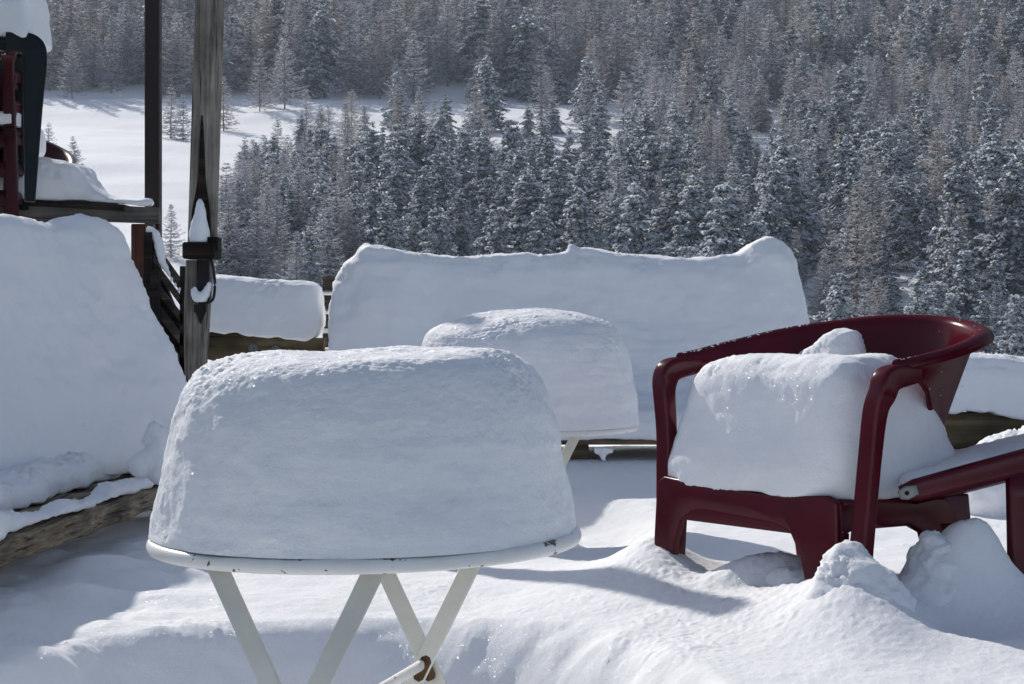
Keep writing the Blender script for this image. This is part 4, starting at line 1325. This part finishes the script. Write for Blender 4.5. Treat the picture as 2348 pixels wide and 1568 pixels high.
# ------------------------------------------------------------------ posts on the left
def split_post():
    t = empty('wooden_post', (X(450, 5.5), 5.5, 0.2)); T = t.location.copy()
    d = 5.5
    def poly_post(name, rows, dep, mat, y0=0.0, parent=t):
        bm = bmesh.new(); loops = []
        for (l, r, y) in rows:
            a = W(l, y, d); b = W(r, y, d); e = .006
            loops.append([Vector(v) - T for v in ((a.x, d + y0 + e, a.z), (a.x + e, d + y0, a.z), (b.x - e, d + y0, b.z), (b.x, d + y0 + e, b.z), (b.x, d + y0 + dep - e, b.z), (b.x - e, d + y0 + dep, b.z), (a.x + e, d + y0 + dep, a.z), (a.x, d + y0 + dep - e, a.z))])
        loft(bm, loops)
        return obj(name, bm, mat, parent, smooth=False)
    poly_post('upper_post', [(449, 509, -160), (447, 506, 0), (440, 500, 200), (434, 494, 400), (429, 489, 556)], .075, M['grey_wood'])
    poly_post('lower_post', [(424, 484, 596), (420, 476, 700), (420, 470, 800), (421, 466, 860), (421, 465, 1050)], .06, M['grey_wood'], .008)
    # split: dark of the groove put in as a wedge over the post face
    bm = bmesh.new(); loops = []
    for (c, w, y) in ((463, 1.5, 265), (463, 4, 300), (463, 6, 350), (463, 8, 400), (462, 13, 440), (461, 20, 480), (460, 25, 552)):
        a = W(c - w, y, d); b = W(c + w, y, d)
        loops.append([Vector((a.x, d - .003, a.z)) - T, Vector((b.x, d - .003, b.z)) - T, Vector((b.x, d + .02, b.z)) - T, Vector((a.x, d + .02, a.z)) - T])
    loft(bm, loops); obj('split', bm, M['dark_brown_wood'], t, smooth=False)
    # clamp block
    bm = bmesh.new(); a = W(424, 556, d); b = W(498, 594, d)
    add_box(bm, Vector((a.x, d - .05, b.z)) - T, Vector((b.x, d + .085, a.z)) - T); bevel_all(bm, .005, 1)
    a = W(478, 544, d); b = W(500, 575, d); add_box(bm, Vector((a.x, d - .03, b.z)) - T, Vector((b.x + .003, d + .05, a.z)) - T)
    obj('clamp', bm, M['dark_brown_wood'], t, smooth=False)
    bm = bmesh.new(); a = W(452, 596, d); b = W(481, 690, d); add_box(bm, Vector((a.x, d - .012, b.z)) - T, Vector((b.x, d + .02, a.z)) - T)
    a = W(446, 698, d); b = W(474, 716, d)
    add_box(bm, Vector((a.x, d - .012, b.z)) - T, Vector((b.x, d + .015, a.z)) - T)
    a, b, c = W(449, 716, d), W(471, 716, d), W(459, 742, d)
    vs = [bm.verts.new(Vector((p_.x, d + yy, p_.z)) - T) for yy in (-.006, .012) for p_ in (a, b, c)]
    bm.faces.new(vs[:3]); bm.faces.new(vs[3:][::-1])
    for i in range(3): bm.faces.new((vs[i], vs[(i + 1) % 3], vs[3 + (i + 1) % 3], vs[3 + i]))
    obj('bracket', bm, M['black'], t, smooth=False)  # notch shade put in as a black slab, wet stain as a V below
    bm = bmesh.new()
    pts = catmull([tuple(W(*q, d - .02) - T) for q in ((482, 590), (488, 612), (492, 640), (492, 665), (488, 686), (476, 694), (456, 696))], 26)
    sweep(bm, [Vector(p_) for p_ in pts], .014, .008, n=10, power=3)
    obj('strap', bm, M['black'], t)
    tag(t, 'grey weathered wooden post with a long dark split and a clamp halfway up', 'post')
    bm = bmesh.new(); loops = []
    for (l, r, y) in ((455, 464, 453), (449, 470, 466), (445, 476, 490), (438, 481, 515), (433, 486, 540), (436, 484, 556), (446, 476, 562)):
        a = W(l, y, d); b = W(r, y, d); cx = (a.x + b.x) / 2; rx = (b.x - a.x) / 2
        loops.append([Vector((cx + rx * math.cos(k * math.pi / 8), d - .012 - .035 * min(1, rx / .03) * max(0, math.sin(k * math.pi / 8)) + .03 * max(0, -math.sin(k * math.pi / 8)), a.z)) for k in range(16)])
    loft(bm, loops); o = bake_snow('post_snow', bm, .005, 3, seed=61.0, crumbs=.006, lumps=.006)
    tag(o, 'cone of snow wedged in the split of the wooden post above the clamp', 'snow cap')
    bm = bmesh.new()
    for (px, py, r) in ((446, 672, .012), (452, 682, .015), (462, 682, .016), (472, 674, .014), (477, 662, .011), (480, 652, .008), (446, 664, .008), (468, 685, .012)):
        bmesh.ops.create_icosphere(bm, subdivisions=3, radius=r, matrix=Matrix.Translation(W(px, py, d - .018)))
    o = bake_snow('post_snow', bm, .0045, 2, seed=62.0, crumbs=.005, lumps=.005)
    tag(o, 'small cushion of snow held by the strap low on the wooden post', 'snow cap')
split_post()

def box_post(name, label, l0, l1, y0, y1, d, dep, mat, cat='post'):
    a = W(l0, y0, d); b = W(l1, y1, d)
    bm = bmesh.new()
    add_box(bm, (a.x, d, b.z), (b.x, d + dep, a.z)); bevel_all(bm, .004, 1)
    c = Vector(((a.x + b.x) / 2, d + dep / 2, b.z))
    for v in bm.verts: v.co -= c
    o = obj(name, bm, mat, None, smooth=False); o.location = c
    tag(o, label, cat)
box_post('metal_post', 'straight dark brown post at the deck corner, left of the split wooden post', 331, 365, -260, 900, 7.0, .06, M['brown_paint'])
box_post('deck_support', 'short red brown post under the deck beam', 300, 333, 513, 900, 6.93, .06, M['red_post'])

def deck():
    d = 6.88
    t = empty('raised_deck', (X(100, d), d, Z(470, d))); T = t.location.copy()
    bm = bmesh.new(); loops = []
    for px in np.linspace(-420, 364, 16):
        top = 452 + 24 * (px + 100) / 464; bot = 497 + 15 * (px + 100) / 464
        a = W(px, top, d); b = W(px, bot, d)
        loops.append([Vector((a.x, d, a.z)) - T, Vector((a.x, d + .045, a.z)) - T, Vector((b.x, d + .045, b.z)) - T, Vector((b.x, d, b.z)) - T])
    loft(bm, loops); obj('fascia_board', bm, M['deck_wood'], t, smooth=False)
    bm = bmesh.new(); loops = []
    for px in np.linspace(-420, 285, 12):
        y = 449 + 24 * (px + 100) / 464
        a = W(px, y, d)
        loops.append([Vector((a.x, d - .02, a.z)) - T, Vector((a.x, d + .6, a.z)) - T, Vector((a.x, d + .6, a.z - .03)) - T, Vector((a.x, d - .02, a.z - .024)) - T])
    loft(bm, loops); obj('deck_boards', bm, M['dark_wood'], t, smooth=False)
    bm = bmesh.new(); a = W(333, 513, 6.93); add_box(bm, Vector((a.x, 6.93, a.z - .1)) - T, Vector((a.x + .03, 6.97, a.z)) - T)
    obj('bracket', bm, M['deck_wood'], t, smooth=False)
    tag(t, 'raised wooden deck with a grey edge beam at the left', 'deck')
    sil = [(-400, 380), (-100, 372), (40, 372), (85, 361), (120, 364), (150, 368), (168, 380), (185, 402), (203, 423), (222, 434), (248, 446), (280, 452), (310, 456), (335, 451), (344, 458)]
    bm = bmesh.new(); loops = []
    xs = [X(p_, d) for p_, _ in sil]; zs = [Z(q_, d) for _, q_ in sil]
    for x in np.linspace(xs[0], xs[-1], 90):
        px = x / d * F + HX
        b = Z(449 + 24 * (px + 100) / 464 , d); h = max(.006, interp(x, xs, zs) - b)
        dp = interp(px, [120, 270], [.5, .09])
        loops.append([Vector((x, d - .01, b)), Vector((x, d - .015, b + h * .5)), Vector((x, d + .01, b + h * .9)), Vector((x, d + .05, b + h)), Vector((x, d + dp, b + h)), Vector((x, d + dp, b))])
    loft(bm, loops)
    o = bake_snow('deck_snow', bm, .010, 3, seed=65.0, crumbs=.012, lumps=.010)
    tag(o, 'bank of snow on the raised deck, sloping down towards the dark brown post', 'snow cap')
deck()

def stair_rail():
    d = 6.3
    t = empty('stair_railing', W(380, 850, d)); T = t.location.copy()
    lines = [((340, 536), (414, 640), 30), ((348, 590), (416, 682), 22), ((352, 640), (418, 722), 22), ((356, 690), (420, 770), 28), ((360, 745), (424, 830), 28), ((366, 800), (430, 880), 26)]
    for i, (a, b, w) in enumerate(lines):
        bm = bmesh.new()
        A = W(*a, d); B = W(*b, d); n_ = 8; loops = []
        for k in range(n_):
            f = k / (n_ - 1); p_ = A.lerp(B, f) - T; h = w * d / F
            loops.append([p_ + Vector((0, 0, 0)), p_ + Vector((0, .022, 0)), p_ + Vector((0, .022, -h)), p_ + Vector((0, 0, -h))])
        loft(bm, loops); obj('slat', bm, M['rail_wood'], t, smooth=False)
    for (l, r, y0, y1, yy) in ((333, 352, 533, 860, .0), (352, 372, 620, 860, -.03), (412, 424, 610, 900, .03)):
        bm = bmesh.new(); a = W(l, y0, d); b = W(r, y1, d)
        add_box(bm, Vector((a.x, d - .03 + yy, b.z)) - T, Vector((b.x, d - .001 + yy, a.z)) - T)
        obj('post', bm, M['dark_wood'], t, smooth=False)
    # dark sheet filling the black region behind the slats
    bm = bmesh.new(); a = W(318, 640, d + .06); b = W(430, 900, d + .06)
    vs = [W(335, 560, d + .05), W(352, 590, d + .05), W(425, 760, d + .05), W(430, 900, d + .05), W(330, 900, d + .05)]
    lo = [v - T for v in vs]; hi = [v + Vector((0, .03, 0)) - T for v in vs]
    loft(bm, [lo, hi]); obj('dark_sheet', bm, M['dark_wood'], t, smooth=False)
    tag(t, 'dark slatted stair railing sloping down behind the split wooden post', 'railing')
    bm = bmesh.new()
    pts = [(342, 531, .018), (350, 534, .02), (359, 545, .022), (364, 560, .024), (368, 576, .024), (370, 592, .02), (375, 606, .014), (381, 616, .012), (387, 628, .010), (394, 640, .009), (402, 652, .008), (410, 664, .007)]
    for (px, py, r) in pts:
        bmesh.ops.create_icosphere(bm, subdivisions=2, radius=r, matrix=Matrix.Translation(W(px, py, d - .012)) @ Matrix.Diagonal((.7, .6, 1.2, 1)))
    o = bake_snow('railing_snow', bm, .005, 2, seed=68.0, crumbs=.005, lumps=.005)
    tag(o, 'streak of snow clinging to the top of the slatted stair railing', 'snow cap')
stair_rail()

# ------------------------------------------------------------------ chairs on the deck
def deck_chairs():
    rimS = [(-.28, 0, .65), (-.28, .1, .655), (-.275, .25, .67), (-.22, .40, .73), (-.1, .47, .79), (0, .48, .80), (.1, .47, .79), (.22, .40, .73), (.275, .25, .67), (.28, .1, .655), (.28, 0, .65)]
    legsS = [((-.23, 0, .42), (-.25, -.02, 0), .10, .05, (1, 0, 0)), ((.23, 0, .42), (.25, -.02, 0), .10, .05, (1, 0, 0)), ((-.2, .38, .42), (-.24, .46, 0), .10, .05, (0, 1, 0)), ((.2, .38, .42), (.24, .46, 0), .10, .05, (0, 1, 0))]
    legsT = [(a, b, .045, .035, sd) for a, b, _, _, sd in legsS]
    # green chair, arm towards the camera
    d = 6.35
    zt = Z(92, d) - .65
    plastic_chair((X(60, d) - .081, d + .268), (-.29, .957), (-.957, -.29), zt, M['green'], 'dark green plastic armchair on the deck with snow on top, at the left edge', None,
                  rim=rimS, seat=(-.25, .25, .16, .46), zs=.42, posts=[((-.28, -.03, .655), (-.285, -.012, .09)), ((.28, -.03, .655), (.285, -.012, .09))], legs=legsS[2:], post_h=[.06, .066, .072, .078, .082, .080, .070, .056, .036])
    bm = bmesh.new(); loops = []
    for px, q in ((-300, .2), (-200, .21), (-60, .22), (20, .215), (45, .21), (58, .17), (65, .06)):
        x = X(px, d); z0 = zt + .655
        loops.append([Vector((x, d - .03, z0)), Vector((x, d - .035, z0 + q * .5)), Vector((x, d, z0 + q * .95)), Vector((x, d + .1, z0 + q)), Vector((x, d + .3, z0 + q)), Vector((x, d + .34, z0 + q * .5)), Vector((x, d + .33, z0))])
    loft(bm, loops); o = bake_snow('chair_snow', bm, .009, 4, seed=71.0, crumbs=.008, lumps=.008)
    tag(o, 'block of snow on top of the dark green armchair in the upper left corner', 'snow cap')
    # burgundy stack, nested one on another
    d = 6.75
    proto_z = Z(290, d) - .435
    labs = ['top burgundy chair of the stack on the deck, its back rising behind the green armchair', 'second burgundy chair from the top of the stack on the deck', 'third burgundy chair from the top of the stack on the deck', 'lowest burgundy chair of the stack on the deck']
    for k in range(4):
        plastic_chair((X(40, d) - .255, d), (1, 0), (0, 1), proto_z - k * .108, M['burgundy_dark'], labs[k], 'stacked burgundy chairs', rim=[(u * .78, v, z + .10) for u, v, z in rimS], seat=(-.25, .25, 0, .42), zs=.435, post_h=[.03] * 9,
                      posts=[((-.215, .02, .74), (-.235, .01, .43)), ((.215, .02, .74), (.225, .01, .43))], legs=legsT)
    bm = bmesh.new(); loops = []
    for px in np.linspace(-200, 28, 10):
        x = X(px, d); z0 = Z(285, d); q = .052
        loops.append([Vector((x, d - .01, z0)), Vector((x, d - .012, z0 + q * .7)), Vector((x, d + .02, z0 + q)), Vector((x, d + .3, z0 + q)), Vector((x, d + .32, z0))])
    loft(bm, loops); o = bake_snow('chair_snow', bm, .006, 3, seed=73.0, crumbs=.005, lumps=.004)
    tag(o, 'thin layer of snow on the seat of the topmost stacked burgundy chair', 'snow cap')
    # another chair farther back on the deck, only its edge in view
    d = 7.6
    zc = Z(292, d) - .80
    plastic_chair((X(95, d) - .22, d), (1, 0), (0, 1), zc, M['burgundy_dark'], 'burgundy chair farther back on the deck, its curved edge showing beside the green armchair', None,
                  rim=[(u, v, z) for u, v, z in rimS], seat=(-.25, .25, 0, .42), zs=.42, posts=[((-.28, .005, .645), (-.25, 0, .1)), ((.283, .005, .645), (.25, 0, .1))], legs=legsS)
    bm = bmesh.new()
    a = W(80, 330, 7.5)
    bmesh.ops.create_icosphere(bm, subdivisions=4, radius=.075, matrix=Matrix.Translation(a) @ Matrix.Diagonal((.55, 1, 1, 1)))
    o = bake_snow('chair_snow', bm, .006, 2, seed=75.0, crumbs=.006, lumps=.006)
    tag(o, 'small mound of snow on the half hidden burgundy chair farther back on the deck', 'snow cap')
deck_chairs()

# ------------------------------------------------------------------ thin mountain air
def haze():
    bm = bmesh.new(); add_box(bm, (-270, -20, -14), (270, 480, 118))
    m = bpy.data.materials.new('haze'); m.use_nodes = True; nt = m.node_tree
    nt.nodes.remove(nt.nodes['Principled BSDF'])
    v = nt.nodes.new('ShaderNodeVolumePrincipled')
    v.inputs['Color'].default_value = (0.80, 0.90, 1.0, 1)
    v.inputs['Density'].default_value = 0.00019
    v.inputs['Anisotropy'].default_value = 0.2
    nt.links.new(v.outputs[0], nt.nodes['Material Output'].inputs['Volume'])
    o = obj('haze', bm, m, smooth=False)
    tag(o, kind='stuff')
haze()
SC.cycles.volume_bounces = 1
